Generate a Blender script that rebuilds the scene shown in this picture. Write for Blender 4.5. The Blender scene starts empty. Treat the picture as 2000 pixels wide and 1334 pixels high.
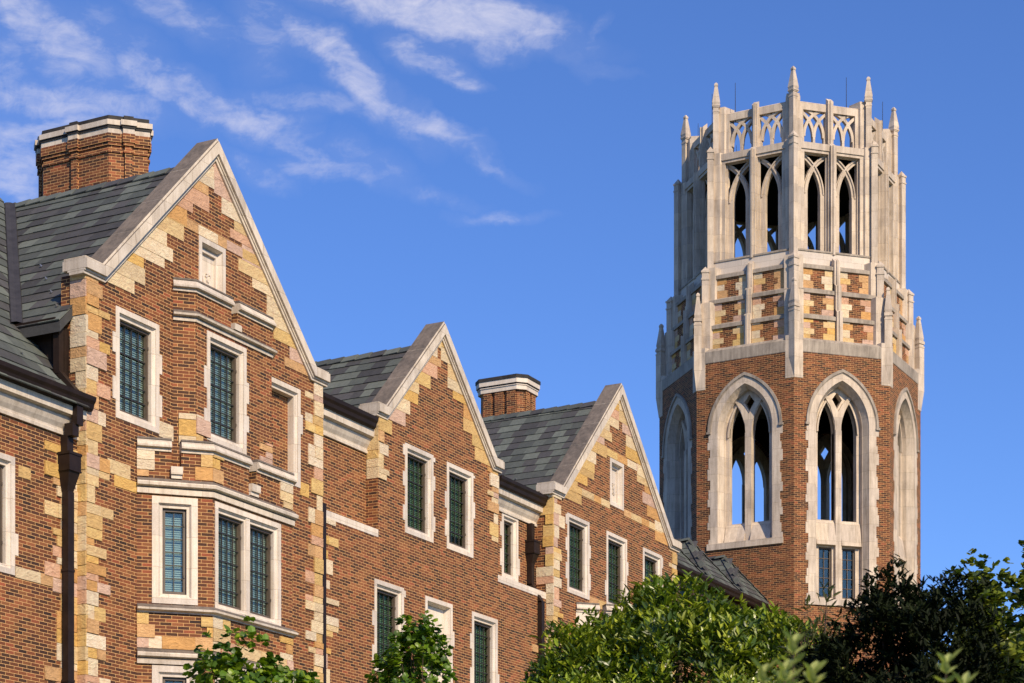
import bpy, bmesh, math, random
from math import sin, cos, pi, sqrt, radians, atan2
from mathutils import Vector, Matrix, noise
from mathutils.geometry import tessellate_polygon

random.seed(7)
sc = bpy.context.scene
COL = sc.collection
V3 = Vector

# ------------------------------------------------------------------ camera
TH = radians(27.82)                      # angle between the lens axis and the long facade
FPX = 4169.0                             # focal length in photograph pixels
CAMY = -26.3
cam = bpy.data.cameras.new('camera')
cam_o = bpy.data.objects.new('camera', cam); COL.objects.link(cam_o)
FWD = V3((cos(TH), sin(TH), 0)); RGT = V3((sin(TH), -cos(TH), 0))
cam_o.location = (0, CAMY, 0)
cam_o.rotation_euler = (radians(90), 0, TH - radians(90))
cam.sensor_width = 36; cam.lens = 36 * FPX / 2000
cam.shift_y = (1960 - 667) / 2000
cam.clip_start = 0.5; cam.clip_end = 6000
cam.dof.use_dof = True; cam.dof.focus_distance = 52; cam.dof.aperture_fstop = 4.0
sc.camera = cam_o
GZ = -1.6                                # ground level (the lens is 1.6 m above it)

# ------------------------------------------------------------------ light
SUN_EL = radians(34)
SUN_H = V3((-0.53, -0.848, 0)).normalized()
SUN = V3((SUN_H.x * cos(SUN_EL), SUN_H.y * cos(SUN_EL), sin(SUN_EL)))
sl = bpy.data.lights.new('sun', 'SUN'); sl.energy = 5.0; sl.angle = radians(0.5); sl.color = (1.0, 0.82, 0.585)
so = bpy.data.objects.new('sun', sl); COL.objects.link(so)
so.rotation_euler = SUN.to_track_quat('Z', 'Y').to_euler()
so.location = (-20, -60, 40)

sc.view_settings.view_transform = 'Standard'
sc.view_settings.look = 'None'
sc.view_settings.exposure = 0.12
sc.view_settings.gamma = 1.0
sc.render.engine = 'CYCLES'
sc.cycles.max_bounces = 6; sc.cycles.diffuse_bounces = 3; sc.cycles.transparent_max_bounces = 12
sc.cycles.use_denoising = True

world = bpy.data.worlds.new('World'); sc.world = world; world.use_nodes = True
wt = world.node_tree; wt.nodes.clear()


class NT:
    """small helper for writing node trees"""
    def __init__(s, tree): s.t = tree
    def n(s, kind, **kw):
        nd = s.t.nodes.new(kind)
        for k, v in kw.items():
            if k.startswith('_'):
                setattr(nd, k[1:], v)
            else:
                nd.inputs[k].default_value = v
        return nd
    def l(s, a, b): s.t.links.new(a, b)
    def math(s, op, a, b=None, c=None, clamp=False):
        nd = s.t.nodes.new('ShaderNodeMath'); nd.operation = op; nd.use_clamp = clamp
        for i, v in enumerate((a, b, c)):
            if v is None: continue
            if hasattr(v, 'is_linked') or hasattr(v, 'links'): s.l(v, nd.inputs[i])
            else: nd.inputs[i].default_value = v
        return nd.outputs[0]
    def ramp(s, fac, stops, interp='LINEAR'):
        nd = s.t.nodes.new('ShaderNodeValToRGB'); cr = nd.color_ramp; cr.interpolation = interp
        while len(cr.elements) < len(stops): cr.elements.new(0.5)
        for e, (p, c) in zip(cr.elements, stops):
            e.position = p; e.color = (c[0], c[1], c[2], 1) if not isinstance(c, (int, float)) else (c, c, c, 1)
        s.l(fac, nd.inputs[0]); return nd.outputs[0]
    def mix(s, fac, a, b, blend='MIX'):
        nd = s.t.nodes.new('ShaderNodeMix'); nd.data_type = 'RGBA'; nd.blend_type = blend
        for i, v in ((0, fac), (6, a), (7, b)):
            if hasattr(v, 'links'): s.l(v, nd.inputs[i])
            else: nd.inputs[i].default_value = v if i == 0 else (v[0], v[1], v[2], 1)
        return nd.outputs[2]
    def noise(s, vec, scale, detail=4, rough=0.55, dist=0.0):
        nd = s.t.nodes.new('ShaderNodeTexNoise'); nd.inputs['Scale'].default_value = scale
        nd.inputs['Detail'].default_value = detail; nd.inputs['Roughness'].default_value = rough
        nd.inputs['Distortion'].default_value = dist
        if vec is not None: s.l(vec, nd.inputs['Vector'])
        return nd.outputs['Fac']
    def mapping(s, vec, scale=(1, 1, 1), loc=(0, 0, 0), rot=(0, 0, 0)):
        nd = s.t.nodes.new('ShaderNodeMapping'); nd.inputs['Scale'].default_value = scale
        nd.inputs['Location'].default_value = loc; nd.inputs['Rotation'].default_value = rot
        s.l(vec, nd.inputs['Vector']); return nd.outputs[0]


w = NT(wt)
out = w.n('ShaderNodeOutputWorld'); bg = w.n('ShaderNodeBackground', Strength=0.10)
sky = w.n('ShaderNodeTexSky', _sky_type='NISHITA', _sun_disc=False)
sky.sun_elevation = SUN_EL; sky.sun_rotation = atan2(SUN_H.x, SUN_H.y)
sky.altitude = 150; sky.air_density = 1.0; sky.dust_density = 0.3; sky.ozone_density = 3.0
# wispy cirrus fixed to directions of the sky
geo = w.n('ShaderNodeTexCoord')
def dotn(vec):
    nd = w.n('ShaderNodeVectorMath', _operation='DOT_PRODUCT'); w.l(geo.outputs['Generated'], nd.inputs[0])
    nd.inputs[1].default_value = vec; return nd.outputs['Value']
df = w.math('MAXIMUM', dotn(FWD), 0.05)
ca = w.math('DIVIDE', dotn(RGT), df); cb = w.math('DIVIDE', dotn((0, 0, 1)), df)
cmb = w.n('ShaderNodeCombineXYZ'); w.l(ca, cmb.inputs[0]); w.l(cb, cmb.inputs[1])
cv = cmb.outputs[0]
wn = w.n('ShaderNodeTexNoise', Scale=24.0, Detail=5.0, Roughness=0.6); w.l(cv, wn.inputs['Vector'])
wv = w.n('ShaderNodeVectorMath', _operation='MULTIPLY_ADD'); w.l(wn.outputs['Color'], wv.inputs[0]); wv.inputs[1].default_value = (0.045, 0.03, 0); wv.inputs[2].default_value = (-0.0225, -0.015, 0)
wa = w.n('ShaderNodeVectorMath', _operation='ADD'); w.l(cv, wa.inputs[0]); w.l(wv.outputs[0], wa.inputs[1]); cvw = wa.outputs[0]
mask = None
CL = [  # (azimuth, height) of each bank of cirrus, its half axes, its tilt, its weight
    (70, 40, 210, 55, 38, .8), (330, 20, 130, 42, 30, .7), (120, 190, 230, 42, 12, .85), (20, 290, 110, 60, 40, .8),
    (390, 200, 200, 38, 20, 1.0), (30, 360, 90, 40, 30, .8), (850, 20, 270, 48, 16, 1.1), (1000, 45, 110, 40, 12, 1.0),
    (680, 130, 190, 42, 42, 1.0), (830, 100, 80, 30, 22, .9), (890, 140, 60, 18, 15, .8), (810, 235, 140, 26, 22, .75),
    (570, 280, 130, 24, 32, .62), (640, 340, 130, 22, 10, .6), (1090, 110, 70, 22, 35, .65), (1150, 140, 80, 14, 15, .6),
    (960, 312, 90, 16, 30, .55), (970, 425, 80, 14, 0, .6), (845, 385, 70, 16, 10, .45), (600, 205, 180, 22, 8, .5), (1160, 60, 45, 12, -40, .5),
    (200, 90, 160, 60, 35, .5), (520, 60, 60, 90, 10, .55), (480, 230, 110, 22, 5, .9), (280, 150, 90, 34, 35, .9), (720, 330, 90, 40, 20, .5), (500, 330, 80, 26, 25, .55), (20, 110, 60, 60, 40, .6), (90, 250, 140, 30, 0, .8)]
for (x, y, rx, ry, ang, wgt) in CL:
    px, py = (x - 1000) / FPX, (1960 - y) / FPX
    a = radians(ang)
    m = w.n('ShaderNodeMapping', _vector_type='TEXTURE')
    m.inputs['Location'].default_value = (px, py, 0); m.inputs['Rotation'].default_value = (0, 0, -a)
    m.inputs['Scale'].default_value = (rx / FPX, ry / FPX, 1)
    w.l(cvw, m.inputs['Vector'])
    ln = w.n('ShaderNodeVectorMath', _operation='LENGTH'); w.l(m.outputs[0], ln.inputs[0])
    g = w.math('MULTIPLY', w.math('SUBTRACT', 1.5, ln.outputs['Value'], clamp=True), wgt)
    mask = g if mask is None else w.math('MAXIMUM', mask, g)
n1 = w.noise(w.mapping(cv, (22, 34, 1), rot=(0, 0, radians(22))), 1.0, 10, 0.66, 0.7)
n2 = w.noise(w.mapping(cv, (58, 105, 1), loc=(3, 1, 0), rot=(0, 0, radians(26))), 1.0, 7, 0.68, 0.8)
nn = w.math('ADD', w.math('MULTIPLY', n1, 0.58), w.math('MULTIPLY', n2, 0.50))
dens = w.math('MULTIPLY', w.math('SUBTRACT', nn, w.math('SUBTRACT', 0.64, w.math('MULTIPLY', mask, 0.27)), clamp=True), 2.5, clamp=True)
dens = w.math('MULTIPLY', dens, w.math('MULTIPLY', mask, 1.2, clamp=True), clamp=True)
veil = w.math('MULTIPLY', w.math('MULTIPLY', mask, n1), 0.24)
dens = w.math('ADD', w.math('MULTIPLY', dens, 0.70), veil, clamp=True)
gam = w.n('ShaderNodeMix', _data_type='RGBA', _blend_type='MULTIPLY'); gam.inputs[0].default_value = 1.0
gam.inputs[7].default_value = (0.71, 0.975, 1.53, 1)
w.l(sky.outputs[0], gam.inputs[6])
col = w.mix(dens, gam.outputs[2], (7.2, 7.1, 8.3))
w.l(col, bg.inputs['Color']); w.l(bg.outputs[0], out.inputs['Surface'])

# ------------------------------------------------------------------ materials
MATS = {}
def newmat(name):
    m = bpy.data.materials.new(name); m.use_nodes = True; m.node_tree.nodes.clear()
    t = NT(m.node_tree); o = t.n('ShaderNodeOutputMaterial'); b = t.n('ShaderNodeBsdfPrincipled')
    t.l(b.outputs[0], o.inputs['Surface']); MATS[name] = m
    return m, t, b, o

def bump(t, b, h, strength, dist):
    bp = t.n('ShaderNodeBump', Strength=strength, Distance=dist); t.l(h, bp.inputs['Height']); t.l(bp.outputs[0], b.inputs['Normal'])
    return bp

def uvvec(t):
    return t.n('ShaderNodeUVMap').outputs[0]

def obvec(t):
    return t.n('ShaderNodeTexCoord').outputs['Object']

def geovec(t):
    return t.n('ShaderNodeNewGeometry').outputs['Position']

def brick_mat(name, bw, rh, bright=1.0, mort=(0.66, 0.42, 0.205), ms=0.0047):
    m, t, b, o = newmat(name)
    uv = uvvec(t)
    br = t.n('ShaderNodeTexBrick', Scale=1.0); br.offset = 0.5
    br.inputs['Color1'].default_value = (0, 0, 0, 1); br.inputs['Color2'].default_value = (1, 1, 1, 1)
    br.inputs['Mortar'].default_value = (0, 0, 0, 1)
    br.inputs['Mortar Size'].default_value = ms; br.inputs['Mortar Smooth'].default_value = 0.15
    br.inputs['Brick Width'].default_value = bw; br.inputs['Row Height'].default_value = rh
    t.l(uv, br.inputs['Vector'])
    k = bright
    raw = [(0.0, (0.034, 0.016, 0.010)), (0.10, (0.090, 0.033, 0.014)), (0.24, (0.062, 0.029, 0.011)), (0.34, (0.135, 0.046, 0.017)), (0.50, (0.185, 0.062, 0.020)),
           (0.62, (0.110, 0.045, 0.014)), (0.72, (0.245, 0.080, 0.025)), (0.84, (0.205, 0.088, 0.027)), (0.93, (0.29, 0.115, 0.038)), (1.0, (0.30, 0.082, 0.032))]
    pal = [(p_, (c_[0] * k * 1.04, c_[1] * k * 0.94, c_[2] * k)) for p_, c_ in raw]
    c = t.ramp(br.outputs['Color'], pal)
    n = t.noise(uv, 55, 3, 0.6); n3 = t.noise(uv, 0.55, 4, 0.6)
    c = t.mix(0.5, c, t.ramp(n, [(0.3, 0.28), (0.7, 0.68)]), 'OVERLAY')
    c = t.mix(1.0, c, t.ramp(n3, [(0.25, 0.72), (0.75, 1.20)]), 'MULTIPLY')
    c = t.mix(1.0, c, t.ramp(t.noise(t.mapping(geovec(t), (2.6, 2.6, 0.22)), 1.0, 4, 0.6), [(0.3, 0.86), (0.7, 1.07)]), 'MULTIPLY')
    mc = t.mix(0.6, mort, t.ramp(t.noise(uv, 7, 3), [(0.2, (0.4, 0.3, 0.2)), (0.8, (0.8, 0.62, 0.42))]), 'OVERLAY')
    c = t.mix(br.outputs['Fac'], c, mc)
    t.l(c, b.inputs['Base Color']); b.inputs['Roughness'].default_value = 0.86
    h = t.math('ADD', t.math('MULTIPLY', t.math('SUBTRACT', 1.0, br.outputs['Fac']), 1.0), t.math('MULTIPLY', n, 0.25))
    bump(t, b, h, 0.55, 0.012)
    return m
brick_mat('brick', 0.235, 0.0677, 0.93)
brick_mat('tower_brick', 0.212, 0.0677, 0.86, ms=0.0043)
brick_mat('chimney_brick', 0.212, 0.0677, 0.98)

def lime(name, base, dark, joints=True):
    m, t, b, o = newmat(name)
    uv = uvvec(t); gp = geovec(t)
    n1 = t.noise(gp, 1.3, 5, 0.6, 0.4); n2 = t.noise(t.mapping(gp, (9, 9, 1.1)), 1.0, 5, 0.65); n3 = t.noise(gp, 45, 3)
    f = t.math('ADD', t.math('MULTIPLY', n1, 0.45), t.math('MULTIPLY', n2, 0.55))
    c = t.mix(t.ramp(f, [(0.40, 0.0), (0.66, 1.0)]), base, dark)
    if joints:
        br = t.n('ShaderNodeTexBrick', Scale=1.0); br.offset = 0.37
        br.inputs['Color1'].default_value = (0.84, 0.84, 0.86, 1); br.inputs['Color2'].default_value = (1.08, 1.06, 1.02, 1); br.inputs['Mortar'].default_value = (0.62, 0.58, 0.52, 1)
        br.inputs['Mortar Size'].default_value = 0.0045; br.inputs['Brick Width'].default_value = 1.07; br.inputs['Row Height'].default_value = 0.62
        t.l(uv, br.inputs['Vector'])
        c = t.mix(1.0, c, br.outputs['Color'], 'MULTIPLY')
    c = t.mix(0.35, c, t.ramp(n3, [(0.25, 0.3), (0.75, 0.72)]), 'OVERLAY')
    t.l(c, b.inputs['Base Color']); b.inputs['Roughness'].default_value = 0.85
    bump(t, b, t.math('ADD', n3, t.math('MULTIPLY', n2, 0.6)), 0.25, 0.01)
    return m
lime('limestone', (0.68, 0.60, 0.50), (0.44, 0.37, 0.29))
lime('limestone_clean', (0.72, 0.64, 0.545), (0.54, 0.46, 0.37))
lime('weathered_stone', (0.185, 0.15, 0.12), (0.075, 0.063, 0.052), joints=False)
lime('tower_stone', (0.64, 0.54, 0.43), (0.38, 0.31, 0.235))
lime('tower_panel', (0.66, 0.58, 0.49), (0.55, 0.48, 0.40))
lime('tower_coping', (0.40, 0.34, 0.27), (0.17, 0.14, 0.11), joints=False)

def attr_mat(name, rough, bstr, scale, var=0.4, spec=0.5, veins=False):
    m, t, b, o = newmat(name)
    at = t.n('ShaderNodeAttribute'); at.attribute_name = 'Col'
    gp = geovec(t)
    n = t.noise(t.mapping(gp, (1, 1, 2.2) if veins else (1, 1, 1)), scale, 5, 0.62, 1.6 if veins else 0.1); n3 = t.noise(gp, scale * 6, 3)
    c = t.mix(var, at.outputs['Color'], t.ramp(n, [(0.3, 0.28), (0.7, 0.78)]), 'OVERLAY')
    t.l(c, b.inputs['Base Color']); b.inputs['Roughness'].default_value = rough
    b.inputs['Specular IOR Level'].default_value = spec
    bump(t, b, t.math('ADD', n, t.math('MULTIPLY', n3, 0.4)), bstr, 0.03)
    return m
attr_mat('sandstone', 0.9, 0.9, 5.0, 0.52, 0.3, True)
attr_mat('slate', 0.70, 0.3, 9.0, 0.30, 0.35)

def flat(name, colr, rough=0.6, metal=0.0, spec=0.5, nvar=0.0, emis=None):
    m, t, b, o = newmat(name)
    b.inputs['Roughness'].default_value = rough; b.inputs['Metallic'].default_value = metal
    b.inputs['Specular IOR Level'].default_value = spec
    if nvar > 0:
        n = t.noise(geovec(t), 4.0, 5, 0.6)
        t.l(t.mix(1.0, colr, t.ramp(n, [(0.25, 1 - nvar), (0.75, 1 + nvar)]), 'MULTIPLY'), b.inputs['Base Color'])
    else:
        b.inputs['Base Color'].default_value = (*colr, 1)
    return m
flat('bronze', (0.020, 0.012, 0.009), 0.5, 0.0, 0.2, 0.35)
flat('casement_bronze', (0.10, 0.075, 0.055), 0.5, 0.0, 0.4, 0.2)
flat('muntin', (0.030, 0.027, 0.024), 0.5)
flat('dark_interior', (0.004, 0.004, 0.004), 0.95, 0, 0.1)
flat('blind', (0.72, 0.78, 0.76), 0.6)
flat('tree_tint_blind', (0.50, 0.56, 0.47), 0.7)  # slats greened to carry the tree reflection in the panes
flat('lead', (0.038, 0.036, 0.038), 0.6, 0.0, 0.3, 0.35)
flat('chimney_cap', (0.035, 0.032, 0.030), 0.8, 0, 0.3, 0.5)
flat('steel', (0.30, 0.31, 0.33), 0.35, 0.8)
flat('bark', (0.09, 0.065, 0.045), 0.9, 0, 0.2, 0.4)
flat('wood_trim', (0.06, 0.030, 0.022), 0.6, 0, 0.4, 0.3)
flat('ground', (0.10, 0.12, 0.05), 0.95, 0, 0.1, 0.4)
flat('paving', (0.34, 0.31, 0.27), 0.9, 0, 0.2, 0.2)

def glass_mat(name, tint, refl, refl_tint):
    m = bpy.data.materials.new(name); m.use_nodes = True; m.node_tree.nodes.clear(); t = NT(m.node_tree); MATS[name] = m
    o = t.n('ShaderNodeOutputMaterial'); tr = t.n('ShaderNodeBsdfTransparent'); tr.inputs[0].default_value = (*tint, 1)
    gl = t.n('ShaderNodeBsdfGlossy', Roughness=0.03); gl.inputs[0].default_value = (*refl_tint, 1)
    n = t.noise(t.mapping(geovec(t), (2.2, 2.2, 2.2)), 1.0, 2)
    bp = t.n('ShaderNodeBump', Strength=0.12, Distance=0.05); t.l(n, bp.inputs['Height']); t.l(bp.outputs[0], gl.inputs['Normal'])
    fr = t.n('ShaderNodeFresnel'); gg = t.n('ShaderNodeNewGeometry')
    t.l(t.math('MULTIPLY_ADD', gg.outputs['Backfacing'], -0.8333, 1.5), fr.inputs['IOR'])   # same glass from either side
    mx = t.n('ShaderNodeMixShader'); t.l(t.math('ADD', t.math('MULTIPLY', fr.outputs[0], 1.2), refl, clamp=True), mx.inputs[0])
    t.l(tr.outputs[0], mx.inputs[1]); t.l(gl.outputs[0], mx.inputs[2]); t.l(mx.outputs[0], o.inputs['Surface'])
glass_mat('blue_glass', (0.72, 0.79, 0.78), 0.04, (0.85, 0.88, 0.72))
glass_mat('tree_tint_glass', (0.64, 0.73, 0.64), 0.0, (0.35, 0.42, 0.28))  # green of reflected trees put into the glass tint

def leaf_mat(name, rough=0.42, spec=0.5, trans=0.35):
    m = bpy.data.materials.new(name); m.use_nodes = True; m.node_tree.nodes.clear(); t = NT(m.node_tree); MATS[name] = m
    o = t.n('ShaderNodeOutputMaterial'); b = t.n('ShaderNodeBsdfPrincipled', Roughness=rough); b.inputs['Specular IOR Level'].default_value = spec
    at = t.n('ShaderNodeAttribute'); at.attribute_name = 'Col'
    t.l(at.outputs['Color'], b.inputs['Base Color'])
    tl = t.n('ShaderNodeBsdfTranslucent'); t.l(t.mix(1.0, at.outputs['Color'], (1.35, 1.5, 0.5), 'MULTIPLY'), tl.inputs[0])
    mx = t.n('ShaderNodeMixShader', Fac=trans); t.l(b.outputs[0], mx.inputs[1]); t.l(tl.outputs[0], mx.inputs[2]); t.l(mx.outputs[0], o.inputs['Surface'])
leaf_mat('leaf'); leaf_mat('leaf_glossy', 0.34, 0.5, 0.22); leaf_mat('leaf_shade', 0.65, 0.12, 0.03)

# ------------------------------------------------------------------ mesh builder
class MB:
    def __init__(s): s.v = []; s.f = []; s.m = []; s.c = []; s.k = []
    def mark(s, name=None): s.k.append((len(s.v), len(s.f), name))
    def build_each(s, name, mats, parent=None, up=None, upz=0.8):
        res = []; ks = [q for q in s.k]
        if not ks or ks[0][1] > 0: ks.insert(0, (0, 0, None))
        ks.append((len(s.v), len(s.f), None))
        for (v0, f0, nm), (v1, f1, _) in zip(ks[:-1], ks[1:]):
            if f1 == f0: continue
            q = MB(); q.v = s.v[v0:v1]; q.f = [tuple(i - v0 for i in f) for f in s.f[f0:f1]]; q.m = s.m[f0:f1]; q.c = s.c[f0:f1]
            res.append(q.build(nm or name, mats, parent, up=up, upz=upz))
        return res
    def add(s, verts, faces, mat=0, col=None):
        b = len(s.v); s.v += [tuple(p) for p in verts]
        for f in faces:
            s.f.append(tuple(b + i for i in f)); s.m.append(mat); s.c.append(col)
    def build(s, name, mats, parent=None, label=None, up=None, recalc=True, smooth=False, upz=0.8):
        """up = material index given to faces that look upwards (weathered tops)"""
        me = bpy.data.meshes.new(name); me.from_pydata(s.v, [], s.f); me.update()
        if isinstance(mats, str): mats = [mats]
        for k in mats: me.materials.append(MATS[k])
        if recalc:
            bm = bmesh.new(); bm.from_mesh(me); bmesh.ops.recalc_face_normals(bm, faces=bm.faces); bm.to_mesh(me); bm.free()
        me.uv_layers.new(name='UVMap')
        usecol = any(c is not None for c in s.c)
        if usecol: me.color_attributes.new('Col', 'FLOAT_COLOR', 'CORNER')
        uvl = me.uv_layers['UVMap']; ca = me.color_attributes['Col'] if usecol else None
        for p in me.polygons:
            p.material_index = s.m[p.index]
            n = p.normal
            if up is not None and n.z > upz: p.material_index = up
            hl = sqrt(n.x * n.x + n.y * n.y)
            if hl > 0.35:
                tx, ty = -n.y / hl, n.x / hl
                for li in p.loop_indices:
                    co = me.vertices[me.loops[li].vertex_index].co
                    uvl.data[li].uv = (co.x * tx + co.y * ty, co.z)
            else:
                for li in p.loop_indices:
                    co = me.vertices[me.loops[li].vertex_index].co
                    uvl.data[li].uv = (co.x, co.y)
            if usecol:
                c = s.c[p.index] or (0.5, 0.5, 0.5)
                for li in p.loop_indices: ca.data[li].color = (c[0], c[1], c[2], 1)
            if smooth: p.use_smooth = True
        ob = bpy.data.objects.new(name, me); COL.objects.link(ob)
        if parent is not None: ob.parent = parent
        if label: ob['label'] = label
        return ob

    def prism(s, fr, loops, d0, d1, mat=0, col=None, back=None):
        """closed slab between depths d0 and d1 of a frame; loops[0] outline, the rest holes"""
        pts = [p for lp in loops for p in lp]
        tris = tessellate_polygon([[V3((p[0], p[1], 0)) for p in lp] for lp in loops])
        n = len(pts)
        vs = [fr.p(u, v, d0) for u, v in pts] + [fr.p(u, v, d1) for u, v in pts]
        hi = 1 if d1 > d0 else 0
        s.add(vs, [], mat, col); b = len(s.v) - len(vs)
        for t in tris:
            s.f.append(tuple(b + i for i in t)); s.m.append(mat if not (back is not None and hi == 1) else back); s.c.append(col)
            s.f.append(tuple(b + n + i for i in reversed(t))); s.m.append(mat if not (back is not None and hi == 0) else back); s.c.append(col)
        k = 0
        for lp in loops:
            L = len(lp)
            for i in range(L):
                a, c2 = k + i, k + (i + 1) % L
                s.f.append((b + a, b + c2, b + n + c2, b + n + a)); s.m.append(mat); s.c.append(col)
            k += L
    def box(s, fr, u0, u1, v0, v1, d0, d1, mat=0, col=None):
        vs = [fr.p(u, v, d) for d in (d0, d1) for u, v in ((u0, v0), (u1, v0), (u1, v1), (u0, v1))]
        s.add(vs, [(0, 1, 2, 3), (7, 6, 5, 4), (0, 4, 5, 1), (1, 5, 6, 2), (2, 6, 7, 3), (3, 7, 4, 0)], mat, col)
    def ring(s, fr, A, dA, B, dB, mat=0):
        n = len(A)
        vs = [fr.p(u, v, dA) for u, v in A] + [fr.p(u, v, dB) for u, v in B]
        s.add(vs, [(i, (i + 1) % n, n + (i + 1) % n, n + i) for i in range(n)], mat)
    def plan(s, pts, z0, z1, mat=0, col=None, top=1.0, tc=None):
        """vertical prism over a plan outline; top = scale of the upper outline about its centre"""
        n = len(pts); cx = sum(p[0] for p in pts) / n; cy = sum(p[1] for p in pts) / n
        if tc: cx, cy = tc
        vs = [(p[0], p[1], z0) for p in pts] + [(cx + (p[0] - cx) * top, cy + (p[1] - cy) * top, z1) for p in pts]
        b = len(s.v); s.v += vs
        def cap(o, rev):
            for t in tessellate_polygon([[V3((p[0], p[1], 0)) for p in pts]]):
                s.f.append(tuple(b + o + i for i in (reversed(t) if rev else t))); s.m.append(mat); s.c.append(col)
        cap(0, True); cap(n, False)
        for i in range(n):
            j = (i + 1) % n
            s.f.append((b + i, b + j, b + n + j, b + n + i)); s.m.append(mat); s.c.append(col)
    def sweep(s, path, prof, closed=False, mat=0, col=None):
        """profile (outward, z) carried round a plan path with mitred corners (closed profile)"""
        rows = [[(q[0], q[1], z) for q in offset(path, o, closed)] for o, z in prof]
        n, m = len(path), len(prof); b = len(s.v)
        for r in rows: s.v += r
        segs = n if closed else n - 1
        for j in range(m):
            k = (j + 1) % m
            for i in range(segs):
                i2 = (i + 1) % n
                s.f.append((b + j * n + i, b + j * n + i2, b + k * n + i2, b + k * n + i)); s.m.append(mat); s.c.append(col)
        if not closed:
            for e in (0, n - 1):
                tr = tessellate_polygon([[V3((o, z, 0)) for o, z in prof]])
                for t in tr:
                    s.f.append(tuple(b + i * n + e for i in t)); s.m.append(mat); s.c.append(col)
    def tube(s, pts, rad, sides=7, mat=0, col=None):
        b0 = len(s.v); ns = len(pts)
        for i, p in enumerate(pts):
            d = (V3(pts[min(i + 1, ns - 1)]) - V3(pts[max(i - 1, 0)])).normalized()
            a = d.orthogonal().normalized(); c2 = d.cross(a)
            for k in range(sides):
                an = 2 * pi * k / sides
                s.v.append(tuple(V3(p) + (a * cos(an) + c2 * sin(an)) * rad[i]))
        for i in range(ns - 1):
            for k in range(sides):
                s.f.append((b0 + i * sides + k, b0 + i * sides + (k + 1) % sides, b0 + (i + 1) * sides + (k + 1) % sides, b0 + (i + 1) * sides + k)); s.m.append(mat); s.c.append(col)
        for e in (0, ns - 1):
            s.f.append(tuple(b0 + e * sides + k for k in range(sides))); s.m.append(mat); s.c.append(col)

def offset(path, o, closed=False):
    """offset a 2-D path to its right-hand side by o (mitred)"""
    n = len(path); res = []
    for i in range(n):
        p = path[i]
        def nrm(a, b):
            dx, dy = b[0] - a[0], b[1] - a[1]; l = sqrt(dx * dx + dy * dy) or 1
            return (dy / l, -dx / l)
        if closed or 0 < i < n - 1:
            n1 = nrm(path[i - 1], p); n2 = nrm(p, path[(i + 1) % n])
            k = 1 + n1[0] * n2[0] + n1[1] * n2[1]
            k = max(k, 0.15)
            res.append((p[0] + o * (n1[0] + n2[0]) / k, p[1] + o * (n1[1] + n2[1]) / k))
        else:
            n1 = nrm(p, path[i + 1]) if i == 0 else nrm(path[i - 1], p)
            res.append((p[0] + o * n1[0], p[1] + o * n1[1]))
    return res

class Frame:
    """vertical working plane: u along it, v = height, d = outward"""
    def __init__(s, o, u, n): s.o = V3((o[0], o[1], 0)); s.u = V3((u[0], u[1], 0)).normalized(); s.n = V3((n[0], n[1], 0)).normalized()
    def p(s, u, v, d): q = s.o + s.u * u + s.n * d; return (q.x, q.y, v)

def fac(y): return Frame((0, y), (1, 0), (0, -1))
def rect(u0, u1, v0, v1, i=0): return [(u0 + i, v0 + i), (u1 - i, v0 + i), (u1 - i, v1 - i), (u0 + i, v1 - i)]
def empty(name, loc=(0, 0, 0), label=None, cat=None, group=None, rz=0):
    o = bpy.data.objects.new(name, None); COL.objects.link(o); o.location = loc; o.rotation_euler = (0, 0, rz)
    if label: o['label'] = label
    if cat: o['category'] = cat
    if group: o['group'] = group
    return o
def copy_part(o, parent, rz, loc=None):
    c = o.copy(); COL.objects.link(c); c.parent = parent
    if rz is not None: c.rotation_euler = (0, 0, rz)
    if loc is not None: c.location = loc
    for ch in list(o.children):
        if ch.parent is o:
            d = ch.copy(); COL.objects.link(d); d.parent = c
    return c

STONES = [(0.62, 0.42, 0.17), (0.68, 0.50, 0.25), (0.70, 0.56, 0.34), (0.60, 0.37, 0.17), (0.62, 0.38, 0.24), (0.66, 0.46, 0.18),
          (0.72, 0.61, 0.43), (0.60, 0.42, 0.31), (0.58, 0.33, 0.12), (0.70, 0.57, 0.36), (0.66, 0.42, 0.13), (0.68, 0.52, 0.28), (0.72, 0.60, 0.40)]
def stone_col(rnd):
    c = rnd.choice(STONES); k = rnd.uniform(0.78, 0.98)
    return (c[0] * k, c[1] * k * 0.955, c[2] * k * 0.95)

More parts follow.
